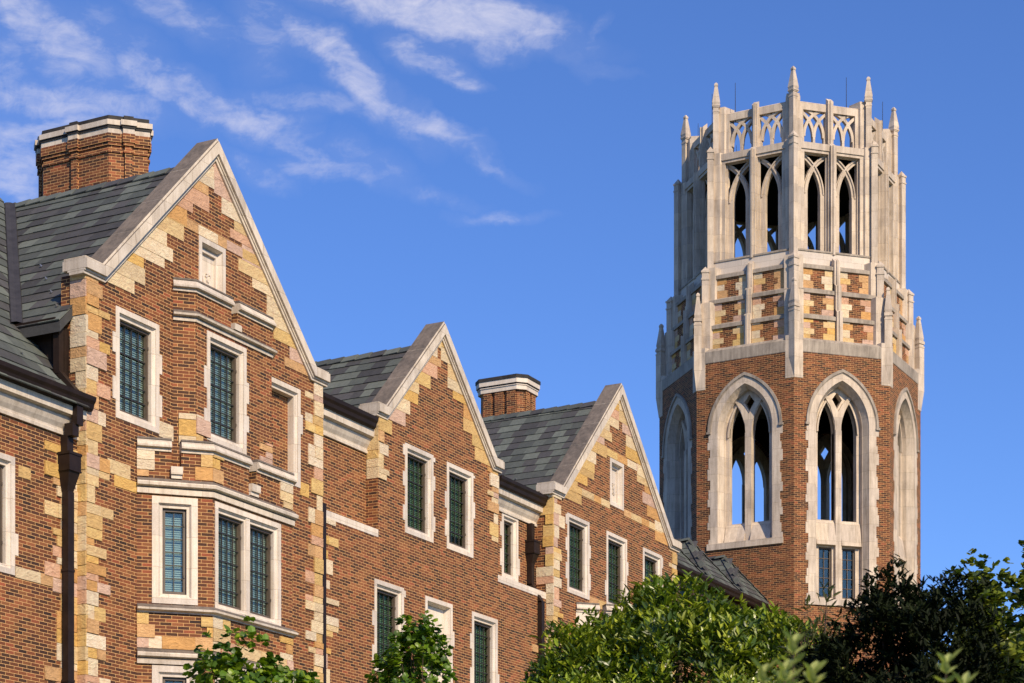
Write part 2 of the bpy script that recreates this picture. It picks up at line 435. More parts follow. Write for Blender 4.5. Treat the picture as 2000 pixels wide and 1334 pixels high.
# ------------------------------------------------------------------ windows
def window(parent, fr, u0, u1, v0, v1, lights=1, cols=4, rows=6, glass='tree_tint_glass', blind='tree_tint_blind', fw=0.105, ears=True,
           kind='window', label=None, mull=0.13, deep=0.12, seed=0, stone='limestone_clean', sub=True, open_gap=0.0):
    """stone surround with stepped and splayed reveal; casements, panes, glazing bars and blinds behind"""
    rnd = random.Random(seed * 31 + int(u0 * 10))
    mb = MB()
    i0, i1 = fw, fw + 0.085
    W = u1 - u0
    holes = []
    inner0, inner1 = u0 + i0, u1 - i0
    lw = ((inner1 - inner0) - mull * (lights - 1)) / lights
    outs = [(inner0 + k * (lw + mull), inner0 + k * (lw + mull) + lw) for k in range(lights)]
    mb.prism(fr, [rect(u0, u1, v0, v1), rect(inner0, inner1, v0 + i0, v1 - i0)], -0.10, 0.016)
    sp = 0.07
    # back slab with one opening per light, set behind the face by a step
    ops = [(a + (0.085 if k == 0 else 0.03), b - (0.085 if k == lights - 1 else 0.03)) for k, (a, b) in enumerate(outs)]
    va, vb = v0 + i1 - 0.01, v1 - i1
    if kind in ('window', 'blank'):
        loops = [rect(u0 + 0.02, u1 - 0.02, v0 + 0.02, v1 - 0.02)] + [rect(a, b, va, vb) for a, b in ops]
        mb.prism(fr, loops, -0.085 - deep, -0.045)
        for k in range(lights):        # splay between step and slab
            A = rect(outs[k][0] if k else inner0, outs[k][1], v0 + i0, v1 - i0); B = rect(ops[k][0], ops[k][1], va, vb)
            mb.ring(fr, A, -0.004, B, -0.09)
        if lights > 1:
            for k in range(lights - 1):
                mb.box(fr, outs[k][1], outs[k][1] + mull, v0 + i0, v1 - i0, -0.16, -0.006)
        # sloped sill
        mb.add([fr.p(inner0, v0 + i0 - 0.02, 0.012), fr.p(inner1, v0 + i0 - 0.02, 0.012), fr.p(inner1, va + 0.02, -0.2), fr.p(inner0, va + 0.02, -0.2),
                fr.p(inner0, v0 + 0.03, -0.2), fr.p(inner1, v0 + 0.03, -0.2)], [(0, 1, 2, 3), (3, 2, 5, 4), (0, 3, 4), (1, 5, 2), (0, 4, 5, 1)])
    if ears:
        z = v0 + rnd.uniform(0.2, 0.4); side = 0
        while z < v1 - 0.3:
            h = rnd.uniform(0.34, 0.46)
            if rnd.random() < 0.8: mb.box(fr, u0 - 0.095, u0 + 0.01, z, min(z + h, v1 - 0.05), -0.05, 0.012)
            zz = z + rnd.uniform(-0.1, 0.2)
            if rnd.random() < 0.8: mb.box(fr, u1 - 0.01, u1 + 0.095, zz, min(zz + h, v1 - 0.05), -0.05, 0.012)
            z += h + rnd.uniform(0.3, 0.5)
    if kind == 'panel':
        mb.prism(fr, [rect(u0 + 0.02, u1 - 0.02, v0 + 0.02, v1 - 0.02)], -0.30, -0.16)
        mb.ring(fr, rect(inner0, inner1, v0 + i0, v1 - i0), -0.004, rect(inner0 + 0.06, inner1 - 0.06, v0 + i0 + 0.06, v1 - i0 - 0.06), -0.161)
    nm = {'window': 'window', 'blank': 'blank_window', 'panel': 'carved_panel'}[kind]
    ob = mb.build(nm, [stone, 'weathered_stone'], parent, label)
    if kind == 'blank':
        f = MB(); f.box(fr, u0 + 0.03, u1 - 0.03, v0 + 0.03, v1 - 0.03, -0.60, -0.085 - deep + 0.002)
        f.build('brick_infill', 'brick', ob)
    if kind == 'window':
        d = -0.05 - deep
        for (a, b) in ops:
            c = MB(); cf = 0.065
            c.prism(fr, [rect(a - 0.005, b + 0.005, va - 0.005, vb + 0.005), rect(a + cf, b - cf, va + cf, vb - cf)], d - 0.02, d + 0.05)
            c.prism(fr, [rect(a + 0.02, b - 0.02, va + 0.02, vb - 0.02), rect(a + cf - 0.008, b - cf + 0.008, va + cf - 0.008, vb - cf + 0.008)], d - 0.03, d + 0.065)
            for q in (0.2, 0.8):
                c.box(fr, b - cf + 0.01, b - cf + 0.035, va + (vb - va) * q, va + (vb - va) * q + 0.06, d + 0.06, d + 0.085)
            c.build('casement', 'casement_bronze', ob)
            a2, b2, c2, d2 = a + cf, b - cf, va + cf, vb - cf
            g = MB()
            for k in range(1, cols): g.box(fr, a2 + (b2 - a2) * k / cols - 0.008, a2 + (b2 - a2) * k / cols + 0.008, c2, d2, d, d + 0.03)
            for k in range(1, rows): g.box(fr, a2, b2, c2 + (d2 - c2) * k / rows - 0.009, c2 + (d2 - c2) * k / rows + 0.009, d + 0.001, d + 0.031)
            g.build('glazing_bars', 'muntin', ob)
            g = MB(); g.box(fr, a2 - 0.002, b2 + 0.002, c2 - 0.002, d2 + 0.002, d - 0.014, d - 0.006); g.build('pane', glass, ob)
            g = MB(); z = d2 + 0.02; zb = c2 + (d2 - c2) * open_gap
            while z > zb:
                za, da, zb_, db = z, d - 0.072, z - 0.033, d - 0.055
                g.add([fr.p(a2 - 0.03, za, da), fr.p(b2 + 0.03, za, da), fr.p(b2 + 0.03, zb_, db), fr.p(a2 - 0.03, zb_, db),
                       fr.p(a2 - 0.03, za, da - 0.003), fr.p(b2 + 0.03, za, da - 0.003), fr.p(b2 + 0.03, zb_, db - 0.003), fr.p(a2 - 0.03, zb_, db - 0.003)],
                      [(0, 1, 2, 3), (7, 6, 5, 4), (0, 4, 5, 1), (2, 6, 7, 3), (0, 3, 7, 4), (1, 5, 6, 2)])
                z -= 0.044
            g.build('blind', blind, ob)
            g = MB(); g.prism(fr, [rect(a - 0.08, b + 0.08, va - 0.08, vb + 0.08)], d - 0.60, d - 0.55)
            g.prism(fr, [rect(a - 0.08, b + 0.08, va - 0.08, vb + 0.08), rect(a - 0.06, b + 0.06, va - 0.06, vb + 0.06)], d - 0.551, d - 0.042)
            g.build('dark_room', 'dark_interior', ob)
    return ob

def quoins(mb, fr, ue, sgn, v0, v1, seed, d=0.014, wmin=0.28, wmax=0.78, back=0.04, rough=True):
    """staggered sandstone blocks from a corner ue inwards (sgn = direction)"""
    rnd = random.Random(seed); z = v0; wide = False; mb.mark('corner_quoins')
    while z < v1 - 0.04:
        h = rnd.choice([0.135, 0.203, 0.203, 0.271, 0.271, 0.338]); h = min(h, v1 - z)
        wd = rnd.uniform(wmin + 0.2, wmax) if wide else rnd.uniform(wmin, wmin + 0.16)
        wd = round(wd / 0.1175) * 0.1175
        if wd > 0.5 and rnd.random() < 0.6:
            k = rnd.uniform(0.4, 0.6) * wd
            for (a, b) in ((0, k), (k, wd)):
                ua, ub = sorted((ue + sgn * a, ue + sgn * b))
                mb.box(fr, ua + 0.003, ub - 0.003, z + 0.006, z + h - 0.006, -back, d + rnd.uniform(-0.004, 0.022), 0, stone_col(rnd))
        else:
            ua, ub = sorted((ue, ue + sgn * wd))
            mb.box(fr, ua + (0.003 if sgn < 0 else 0), ub - (0.003 if sgn > 0 else 0), z + 0.006, z + h - 0.006, -back, d + rnd.uniform(-0.004, 0.026), 0, stone_col(rnd))
        z += h
        if rnd.random() < 0.75: wide = not wide

def band(mb, fr, u0, u1, v0, v1, seed, d=0.013):
    rnd = random.Random(seed); u = u0; mb.mark('sandstone_band')
    while u < u1 - 0.02:
        wd = min(rnd.uniform(0.45, 0.8), u1 - u)
        if u1 - (u + wd) < 0.2: wd = u1 - u
        mb.box(fr, u + 0.003, u + wd - 0.003, v0 + 0.003, v1 - 0.003, -0.05, d, 0, stone_col(rnd)); u += wd

def rake_stones(mb, fr, xa, za, xb, zb, seed, d=0.013, wid=(0.35, 0.95)):
    """stair-stepped sandstone along a gable rake from (xa,za) low to (xb,zb) peak"""
    mb.mark('rake_stones'); rnd = random.Random(seed); z = za; s = 1 if xb > xa else -1; wide = True
    sl = (xb - xa) / (zb - za)
    while z < zb - 0.05:
        h = rnd.choice([0.203, 0.271, 0.338]); h = min(h, zb - z)
        x0, x1 = xa + sl * (z - za), xa + sl * (z + h - za)
        wd = rnd.uniform(0.62, wid[1]) if wide else rnd.uniform(wid[0], 0.5)
        wd = round(wd / 0.1175) * 0.1175 + abs(x1 - x0)
        wide = not wide if rnd.random() < 0.8 else wide
        xe = x0 + s * wd
        if (xb - xe) * s < 0: xe = xb
        pts = [(x0, z + 0.004), (xe, z + 0.004), (xe, z + h - 0.004), (x1, z + h - 0.004)]
        if (xe - x1) * s < 0.03: pts = [(x0, z + 0.004), (xe, z + 0.004), (x1, z + h - 0.004)]
        mb.prism(fr, [pts if s > 0 else pts[::-1]], -0.05, d + rnd.uniform(-0.004, 0.004), 0, stone_col(rnd))
        z += h

SLC = [(0.082, 0.092, 0.080), (0.104, 0.117, 0.101), (0.062, 0.061, 0.058), (0.072, 0.070, 0.069), (0.122, 0.136, 0.116), (0.070, 0.077, 0.069), (0.054, 0.053, 0.051)]
def slates(mb, O, A, S, N, la, ls, seed, e=0.355, keep=None, a0=0.0, wb=0.37, ridge_skip=0.0):
    """rows of real overlapping slates on the plane O + A*a + S*s (S up the slope)"""
    rnd = random.Random(seed); O = V3(O); A = V3(A).normalized(); S = V3(S).normalized(); N = V3(N).normalized()
    r = 0; s0 = 0.0
    while s0 < ls - 0.05:
        a = a0 - rnd.uniform(0, wb)
        while a < la:
            wd = wb * rnd.choice([0.8, 1.0, 1.15, 1.3])
            b0, b1 = max(a, a0), min(a + wd - 0.004, la)
            s1 = min(s0 + e + 0.07, ls)
            if b1 - b0 > 0.02 and (keep is None or keep((b0 + b1) / 2, s0 + e / 2)):
                c = rnd.choice(SLC); k = rnd.uniform(0.84, 1.08); c = (c[0] * k, c[1] * k, c[2] * k)
                t0 = 0.043 + rnd.uniform(-0.004, 0.004)
                lo = O + S * (s0 - rnd.uniform(0, 0.006)); hi = O + S * s1
                vs = [lo + A * b0 + N * 0.018, lo + A * b1 + N * 0.018, hi + A * b1 + N * 0.004, hi + A * b0 + N * 0.004,
                      lo + A * b0 + N * t0, lo + A * b1 + N * t0, hi + A * b1 + N * 0.018, hi + A * b0 + N * 0.018]
                mb.add(vs, [(0, 1, 2, 3), (7, 6, 5, 4), (0, 4, 5, 1), (1, 5, 6, 2), (2, 6, 7, 3), (3, 7, 4, 0)], 0, c)
            a += wd
        s0 += e; r += 1

def coping(parent, fr, x0, xs0, xp, xs1, x1, zk, zp, back=-0.46, name='gable_coping'):
    """stone coping: short level kneelers, two rakes, moulded face, weathered back"""
    path = [(x0 - 0.13, zk), (xs0, zk), (xp, zp), (xs1, zk), (x1 + 0.13, zk)]
    path = path[::-1]                     # so that +offset is outward / up
    def pt(seg, t, o):
        P = offset(path, o); a, b = P[seg], P[seg + 1]
        return (a[0] + (b[0] - a[0]) * t, a[1] + (b[1] - a[1]) * t)
    mb = MB()
    def course(o0, o1, d0, d1, step, mat=0):
        for seg in range(4):
            P0 = path; L = sqrt((path[seg][0] - path[seg + 1][0]) ** 2 + (path[seg][1] - path[seg + 1][1]) ** 2)
            n = max(1, round(L / step))
            for k in range(n):
                g = 0.006 / L if n > 1 else 0
                t0, t1 = k / n + (g if k else 0), (k + 1) / n - (g if k < n - 1 else 0)
                mb.prism(fr, [[pt(seg, t0, o0), pt(seg, t1, o0), pt(seg, t1, o1), pt(seg, t0, o1)]], d0, d1, mat)
    course(-0.055, 0.005, -0.30, 0.055, 1.5)
    course(0.0, 0.045, -0.34, 0.085, 1.5)
    course(0.04, 0.225, back, 0.135, 1.15)
    course(0.222, 0.27, back + 0.03, 0.095, 1.15)
    # core that closes the joints
    for seg in range(4):
        ta, tb = (0.04 if seg == 0 else 0), (0.96 if seg == 3 else 1)
        mb.prism(fr, [[pt(seg, ta, 0.05), pt(seg, tb, 0.05), pt(seg, tb, 0.215), pt(seg, ta, 0.215)]], back + 0.02, 0.122)
    return mb.build(name, ['limestone', 'weathered_stone'], parent, up=1, upz=0.35)

# ------------------------------------------------------------------ ground
g = MB(); g.add([(-3000, -3000, GZ), (3000, -3000, GZ), (3000, 3000, GZ), (-3000, 3000, GZ)], [(0, 1, 2, 3)])
o = g.build('ground', 'ground'); o['kind'] = 'structure'
g = MB(); g.add([(-60, -14, GZ + 0.01), (140, -14, GZ + 0.01), (140, -9.5, GZ + 0.01), (-60, -9.5, GZ + 0.01)], [(0, 1, 2, 3)])
o = g.build('path', 'paving'); o['kind'] = 'structure'

# ================================================================== HALL
hall = empty('brick_hall', (0, 0, GZ), 'long red brick hall with three stone coped gables and grey slate roofs', 'building')
class HP:                                # parts of the hall are modelled in world metres
    pass
def hall_part(o): return o
hall.location = (0, 0, 0)
F0, F2, FR = fac(0.0), fac(0.21), fac(0.54)
ZK = 14.01
WR_UP = (11.45, 13.63); WR_LO = (7.90, 10.08)

def side_wall(mb, x, y0, y1, z0, z1, mat=0):
    mb.box(Frame((x, y0), (0, 1), (-1, 0)), 0, y1 - y0, z0, z1, -0.3, 0.0, mat)

# ---- gable one
wall = MB()
G1 = dict(x0=32.35, xs0=32.85, xp=36.5, xs1=40.15, x1=40.65, zp=17.66)
A1 = (33.25, 34.63); C1 = (38.37, 39.75)
def gable_outline(g, z0=GZ):
    return [(g['x0'], z0), (g['x1'], z0), (g['x1'], ZK), (g['xs1'], ZK), (g['xp'], g['zp']), (g['xs0'], ZK), (g['x0'], ZK)]
wall.prism(F0, [gable_outline(G1)] + [rect(a, b, *WR_UP, 0.02) for a, b in (A1, C1)] + [rect(35.97, 36.91, 14.9, 15.87, 0.02)], -0.36, 0.0)
wall.build('gable_wall', 'brick', hall)
qs = MB()
quoins(qs, F0, G1['x0'], 1, 4.0, ZK, 11)
quoins(qs, F0, G1['x1'], -1, 4.0, ZK, 12)
rake_stones(qs, F0, G1['xs0'], ZK, G1['xp'], G1['zp'], 13)
rake_stones(qs, F0, G1['xs1'], ZK, G1['xp'], G1['zp'], 14)
band(qs, F0, 34.75, 35.95, 15.88, 16.09, 15); band(qs, F0, 35.95, 36.95, 15.88, 16.09, 19); band(qs, F0, 36.95, 38.2, 15.88, 16.09, 16)
band(qs, F0, 34.63, 35.1, 11.40, 11.72, 17); band(qs, F0, 39.75, 40.1, 11.3, 11.6, 18)
band(qs, F0, 33.2, 33.92, 10.1, 10.32, 20); band(qs, F0, 33.0, 33.7, 10.32, 10.6, 21)
fs = Frame((G1['x0'], 0), (0, 1), (-1, 0)); qs.mark('corner_quoins')
rnd = random.Random(5); z = 4.0
while z < ZK - 0.02:                      # rock-faced return of the corner
    h = min(rnd.choice([0.203, 0.271, 0.271, 0.338]), ZK - z); yy = 0.0
    qs.box(fs, -0.014, rnd.choice([0.235, 0.36, 0.36]) if z > 11.3 else 0.195, z + 0.005, z + h - 0.005, -0.05, 0.014 + rnd.uniform(0, 0.02), 0, stone_col(rnd)); z += h
qs.build_each('corner_quoins', 'sandstone', hall)
coping(hall, F0, **{k: G1[k] for k in ('x0', 'xs0', 'xp', 'xs1', 'x1')}, zk=ZK, zp=G1['zp'])
window(hall, F0, A1[0], A1[1], *WR_UP, cols=4, rows=6, glass='blue_glass', blind='blind', seed=1, label='tall leaded window in a pale stone surround at the left of the largest gable')
window(hall, F0, C1[0], C1[1], *WR_UP, kind='blank', seed=2, label='blind window filled with brick')

def monogram(parent, fr, uc, vc, sz, d):
    m = MB()
    def stroke(a, b, wd):
        ax, ay = uc + a[0] * sz, vc + a[1] * sz; bx, by = uc + b[0] * sz, vc + b[1] * sz
        dx, dy = bx - ax, by - ay; l = sqrt(dx * dx + dy * dy); nx, ny = -dy / l * wd * sz, dx / l * wd * sz
        m.prism(fr, [[(ax - nx, ay - ny), (bx - nx, by - ny), (bx + nx, by + ny), (ax + nx, ay + ny)]], d - 0.02, d + 0.035)
    stroke((-0.9, 0.9), (-0.35, -0.8), 0.09); stroke((-0.35, -0.8), (0.25, 0.9), 0.05)
    stroke((-0.05, 0.65), (0.75, -0.85), 0.09); stroke((0.1, -0.75), (0.85, 0.85), 0.05)
    for (x, y) in ((-0.9, 0.92), (0.25, 0.92), (0.85, 0.87), (0.75, -0.87), (0.1, -0.77)): stroke((x - 0.2, y), (x + 0.2, y), 0.05)
    m.build('monogram', 'limestone_clean', parent)
nz = window(hall, F0, 35.97, 36.91, 14.62, 15.87, kind='panel', ears=False, seed=3, label='small carved stone panel in the peak of the largest gable')
m = MB(); m.prism(F0, [rect(36.1, 36.78, 14.75, 15.7), rect(36.17, 36.71, 14.82, 15.63)], -0.17, -0.10); m.build('inner_frame', 'limestone_clean', nz)
monogram(nz, F0, 36.42, 15.08, 0.17, -0.16)

# ---- shafts of the bay (lower and upper projecting bays)
def bay(parent, xa, xb, p, z_bot, z_cop, kind, stone_parapet=False, seed=0):
    """canted bay: plan goes wall - 45 degree cant - front - cant - wall"""
    c = 1 / sqrt(2)
    plan = [(xa, 0.0), (xa + p, -p), (xb - p, -p), (xb, 0.0)]
    ff = fac(-p); fl = Frame((xa, 0), (c, -c), (-c, -c)); L = p * sqrt(2)
    frr = Frame((xb - p, -p), (c, c), (c, -c))
    return plan, ff, fl, frr, L

XA, XB, P1 = 33.92, 38.91, 1.063
def lower_bay(dx, windows, stone_parapet, seed):
    b = MB(); plan, ff, fl, frr, L = bay(hall, XA + dx, XB + dx, P1, 0, 0, '')
    mid = (XA + XB) / 2 + dx - 0.03
    ux0, ux1 = XA + dx + P1, XB + dx - P1
    bm_ = 1 if stone_parapet else 0
    # body
    cw = (L * 0.5 - 0.455, L * 0.5 + 0.455)
    cwz = (7.95, 10.08)
    fwx = (ux0 + 0.075, ux0 + 2.42)
    fwz = (7.86, 10.07)
    hf = [rect(*fwx, *fwz, 0.02)] if windows else []
    hc = [rect(*cw, *cwz, 0.02)] if windows else []
    lw = [rect(ux0 + 0.075, ux0 + 2.42, 4.3, 6.72, 0.02)] if windows else []
    lc = [rect(*cw, 4.3, 6.72, 0.02)] if windows else []
    b.prism(ff, [[(ux0, GZ), (ux1, GZ), (ux1, 10.3), (ux0, 10.3)]] + hf + lw, -0.3, 0, bm_)
    b.prism(fl, [[(0, GZ), (L, GZ), (L, 10.3), (0, 10.3)]] + hc + lc, -0.3, 0, bm_)
    b.prism(frr, [[(0, GZ), (L, GZ), (L, 10.3), (0, 10.3)]] + hc + lc, -0.3, 0, bm_)
    # parapet with notches
    zn = 10.64; zt = 11.0
    def notched(fr, a, bb, n0, n1):
        b.prism(fr, [[(a, 10.3), (bb, 10.3), (bb, zt), (n1, zt), (n1, zn), (n0, zn), (n0, zt), (a, zt)]], -0.24, 0, bm_)
    notched(ff, ux0, ux1, mid - 0.13, mid + 0.13)
    notched(fl, 0, L, L * 0.455, L * 0.585); notched(frr, 0, L, L * 0.415, L * 0.545)
    b.plan([(plan[0][0], 0.02), plan[1], plan[2], (plan[3][0], 0.02)], 10.2, 10.35, bm_)
    body = b.build('bay_wall', ['brick', 'limestone_clean'], hall, label='canted two storey bay under the gable' if not dx else 'stone bay half hidden by the magnolia')
    # courses
    s = MB()
    s.sweep(plan, [(-0.05, 10.12), (0.05, 10.12), (0.055, 10.22), (0.03, 10.25), (0.12, 10.275), (0.13, 10.33), (0.12, 10.35), (0.02, 10.43), (-0.05, 10.43)])
    s.sweep(plan, [(-0.05, 7.76), (0.03, 7.76), (0.03, 7.78), (0.12, 7.81), (0.125, 7.85), (0.015, 7.93), (-0.05, 7.93)])
    s.sweep(plan, [(-0.05, 6.74), (0.05, 6.74), (0.055, 6.83), (0.03, 6.86), (0.12, 6.885), (0.13, 6.94), (0.12, 6.96), (0.02, 7.04), (-0.05, 7.04)])
    s.build('string_course', ['limestone', 'weathered_stone'], body, up=1, upz=0.5)
    s = MB(); prof = [(-0.27, 10.97), (0.03, 10.97), (0.03, 11.0), (0.015, 11.005), (0.015, 11.03), (0.095, 11.045), (0.10, 11.08), (0.045, 11.18), (-0.27, 11.18)]
    roll = [(-0.28, 11.18), (0.03, 11.18), (0.045, 11.20), (0.035, 11.235), (-0.28, 11.24)]

    cc = lambda t: (plan[0][0] + P1 * t, -P1 * t)
    cr = lambda t: (plan[2][0] + P1 * t, -P1 + P1 * t)
    for P_ in ([cc(0.0), cc(0.455)], [cc(0.585), plan[1], (mid - 0.13, -P1)], [(mid + 0.13, -P1), plan[2], cr(0.415)], [cr(0.545), cr(1.0)]):
        s.mark(); s.sweep(P_, prof); s.sweep(P_, roll, mat=1)
    s.build_each('parapet_coping', ['limestone', 'weathered_stone'], body, up=1, upz=0.5)
    s = MB()
    for fr, a, bb in ((ff, mid - 0.13, mid + 0.13), (fl, L * 0.455, L * 0.585), (frr, L * 0.415, L * 0.545)):
        s.box(fr, a - 0.02, bb + 0.02, zn - 0.12, zn + 0.03, -0.26, 0.10); s.box(fr, a - 0.01, bb + 0.01, zn - 0.2, zn - 0.12, -0.2, 0.06)
    s.build('crenel_sill', ['limestone', 'weathered_stone'], body, up=1, upz=0.5)
    if not stone_parapet:
        q = MB()
        for (z0, z1) in ((10.45, 10.99), (7.05, 7.76), (4.0, 4.9)):
            quoins(q, ff, ux0, 1, z0, z1, seed + int(z0), wmin=0.22, wmax=0.6); quoins(q, fl, L, -1, z0, z1, seed + 3 + int(z0), wmin=0.16, wmax=0.45)
            quoins(q, ff, ux1, -1, z0, z1, seed + 5 + int(z0), wmin=0.2, wmax=0.5); quoins(q, fl, 0, 1, z0, z1, seed + 7 + int(z0), wmin=0.16, wmax=0.4)
        band(q, fl, 0.02, L - 0.3, 7.05, 7.30, seed + 9); band(q, ff, ux0 + 0.3, ux1 - 0.2, 7.05, 7.3, seed + 10)
        q.build_each('corner_quoins', 'sandstone', body)
    if windows:
        window(hall, fl, *cw, *cwz, cols=2, rows=6, glass='blue_glass', blind='blind', ears=False, fw=0.13, seed=5, label='narrow leaded window on the angled side of the bay')
        window(hall, ff, *fwx, *fwz, lights=2, cols=4, rows=6, glass='blue_glass', blind='blind', ears=False, seed=6, label='pair of leaded windows on the front of the bay')
        window(hall, fl, *cw, 4.3, 6.72, cols=2, rows=6, glass='blue_glass', blind='blind', ears=False, fw=0.13, seed=7)
        window(hall, ff, *(ux0 + 0.075, ux0 + 2.42), 4.3, 6.72, lights=2, cols=4, rows=6, glass='blue_glass', blind='blind', ears=False, seed=8)
        window(hall, frr, *cw, *cwz, cols=2, rows=6, glass='blue_glass', blind='blind', ears=False, fw=0.13, seed=9)
        window(hall, frr, *cw, 4.3, 6.72, cols=2, rows=6, glass='blue_glass', blind='blind', ears=False, fw=0.13, seed=9)
lower_bay(0.0, True, False, 40)
lower_bay(19.76, False, True, 60)

# upper bay
UA, UB, P2 = 35.10, 38.48, 0.328
b = MB(); plan, ff, fl, frr, L = bay(hall, UA, UB, P2, 0, 0, '')
mid = 36.78; ux0, ux1 = UA + P2, UB - P2
WB = (35.80, 37.20); WBZ = (11.57, 13.81)
zt, zn = 14.48, 14.16
b.prism(ff, [[(ux0, 10.35), (ux1, 10.35), (ux1, zt), (mid + 0.11, zt), (mid + 0.11, zn), (mid - 0.11, zn), (mid - 0.11, zt), (ux0, zt)], rect(*WB, *WBZ, 0.02)], -0.3, 0)
b.prism(fl, [[(0, 10.35), (L, 10.35), (L, zt), (0, zt)]], -0.3, 0)
b.prism(frr, [[(0, 10.35), (L, 10.35), (L, zt), (0, zt)]], -0.3, 0)
ub = b.build('upper_bay_wall', 'brick', hall)
s = MB()
s.sweep(plan, [(-0.05, 13.87), (0.03, 13.87), (0.035, 13.93), (0.02, 13.95), (0.11, 13.97), (0.12, 14.01), (0.015, 14.09), (-0.05, 14.09)])
s.build('string_course', ['limestone', 'weathered_stone'], ub, up=1, upz=0.5)
s = MB(); prof = [(o_, z_ + 3.50) for o_, z_ in [(-0.27, 10.97), (0.03, 10.97), (0.03, 11.0), (0.015, 11.005), (0.015, 11.03), (0.095, 11.045), (0.10, 11.08), (0.045, 11.18), (-0.27, 11.18)]]
roll = [(o_, z_ + 3.50) for o_, z_ in [(-0.28, 11.18), (0.03, 11.18), (0.045, 11.20), (0.035, 11.235), (-0.28, 11.24)]]
for P_ in ([plan[0], plan[1], (mid - 0.11, -P2)], [(mid + 0.11, -P2), plan[2], plan[3]]):
    s.mark(); s.sweep(P_, prof); s.sweep(P_, roll, mat=1)
s.build_each('parapet_coping', ['limestone', 'weathered_stone'], ub, up=1, upz=0.5)
s = MB(); s.box(ff, mid - 0.13, mid + 0.13, zn - 0.1, zn + 0.03, -0.2, 0.10); s.box(ff, mid - 0.12, mid + 0.12, zn - 0.18, zn - 0.1, -0.2, 0.06); s.build('crenel_sill', 'limestone', ub)
q = MB()
quoins(q, ff, ux0, 1, 11.2, 12.0, 71, wmin=0.18, wmax=0.5); quoins(q, fl, L, -1, 11.2, 12.0, 72, wmin=0.12, wmax=0.3); quoins(q, ff, ux1, -1, 11.2, 12.0, 73, wmin=0.18, wmax=0.5)
q.build_each('corner_quoins', 'sandstone', ub)
window(hall, ff, *WB, *WBZ, cols=4, rows=7, glass='blue_glass', blind='blind', seed=10, label='leaded window in the shallow upper bay under the peak')

# ---- left wing wall
w1 = MB()
w1.prism(F2, [[(16, GZ), (32.4, GZ), (32.4, 11.4), (16, 11.4)], rect(29.05, 30.56, *WR_LO, 0.02), rect(23.9, 25.4, *WR_LO, 0.02)], -0.35, 0.0)
w1.build('wing_wall', 'brick', hall)
window(hall, F2, 29.05, 30.56, *WR_LO, cols=4, rows=6, glass='blue_glass', blind='blind', seed=21)
window(hall, F2, 23.9, 25.4, *WR_LO, cols=4, rows=6, glass='blue_glass', blind='blind', seed=22)
q = MB(); quoins(q, F2, 32.33, -1, 4.0, 10.6, 23, wmin=0.45, wmax=1.05); band(q, F2, 30.58, 31.9, 7.87, 8.08, 24); band(q, F2, 30.66, 31.0, 9.75, 9.97, 25)
q.build_each('corner_quoins', 'sandstone', hall)
s = MB(); CP = [(-0.05, 10.80), (0.05, 10.80), (0.055, 10.86), (0.03, 10.88), (0.035, 10.92), (0.09, 11.00), (0.13, 11.09), (0.14, 11.12), (0.12, 11.14), (0.235, 11.17), (0.25, 11.33), (-0.05, 11.40)]
s.sweep([(32.34, 0.21), (16, 0.21)][::-1], CP)
s.build('stone_cornice', 'limestone', hall)
GP = [(0.235, 11.34), (0.30, 11.34), (0.34, 11.38), (0.36, 11.46), (0.40, 11.52), (0.415, 11.60), (0.38, 11.60), (0.37, 11.58), (0.24, 11.56)]
s = MB(); s.sweep([(16, 0.21), (32.42, 0.21)], GP); s.build('gutter', 'bronze', hall)

# ---- wall between gables one and three, with gable two on it
G2 = dict(x0=43.41, xs0=43.74, xp=46.42, xs1=49.11, x1=49.44, zp=16.68)
W2X = [(0.0, 0.0)]
def px_x(px, yp):                        # where the sight line of a photo column meets a facade plane
    r = (px - 1000) / FPX
    return (yp - CAMY) * (cos(TH) + sin(TH) * r) / (sin(TH) - cos(TH) * r)
UW = [(px_x(790.6, .21), px_x(845.7, .21)), (px_x(872.3, .21), px_x(923.7, .21))]
LW = [(px_x(730.8, .21), px_x(788, .21)), (px_x(830, .21), px_x(883.3, .21)), (px_x(921.3, .21), px_x(971.3, .21))]
SW = (px_x(979.8, .54), px_x(1011.5, .54))
wz = MB()
wz.prism(F2, [[(40.6, GZ), (52.3, GZ), (52.3, 11.12), (G2['x1'], 11.12), (G2['x1'], ZK), (G2['xs1'], ZK), (G2['xp'], G2['zp']), (G2['xs0'], ZK), (G2['x0'], ZK), (G2['x0'], 11.12), (40.6, 11.12)]]
         + [rect(a, b_, *WR_UP, 0.02) for a, b_ in UW] + [rect(a, b_, *WR_LO, 0.02) for a, b_ in LW]
         + [rect(a, b_, 4.0, 6.6, 0.02) for a, b_ in LW], -0.36, 0.0)
wz.prism(FR, [[(40.5, 10.9), (52.3, 10.9), (52.3, 13.5), (40.5, 13.5)], rect(*SW, *(11.36, 13.15), 0.02)], -0.3, 0.0)
wz.build('long_wall', 'brick', hall)
q = MB()
quoins(q, F2, G2['x0'], 1, 12.5, ZK, 31, wmin=0.22, wmax=0.62); quoins(q, F2, G2['x1'], -1, 12.1, ZK, 32, wmin=0.22, wmax=0.62)
rake_stones(q, F2, G2['xs0'], ZK, G2['xp'], G2['zp'], 33, wid=(0.15, 0.6)); rake_stones(q, F2, G2['xs1'], ZK, G2['xp'], G2['zp'], 34, wid=(0.15, 0.6))
quoins(q, F2, 40.7, 1, 4.0, 11.1, 35, wmin=0.32, wmax=1.0); quoins(q, F2, 52.2, -1, 9.2, 9.75, 36, wmin=0.3, wmax=1.1); quoins(q, F2, 52.2, -1, 4, 7.75, 37, wmin=0.3, wmax=1.1)
q.mark('corner_quoins'); fs = Frame((G2['x0'], 0.21), (0, 1), (-1, 0)); rnd = random.Random(9); z = 12.5
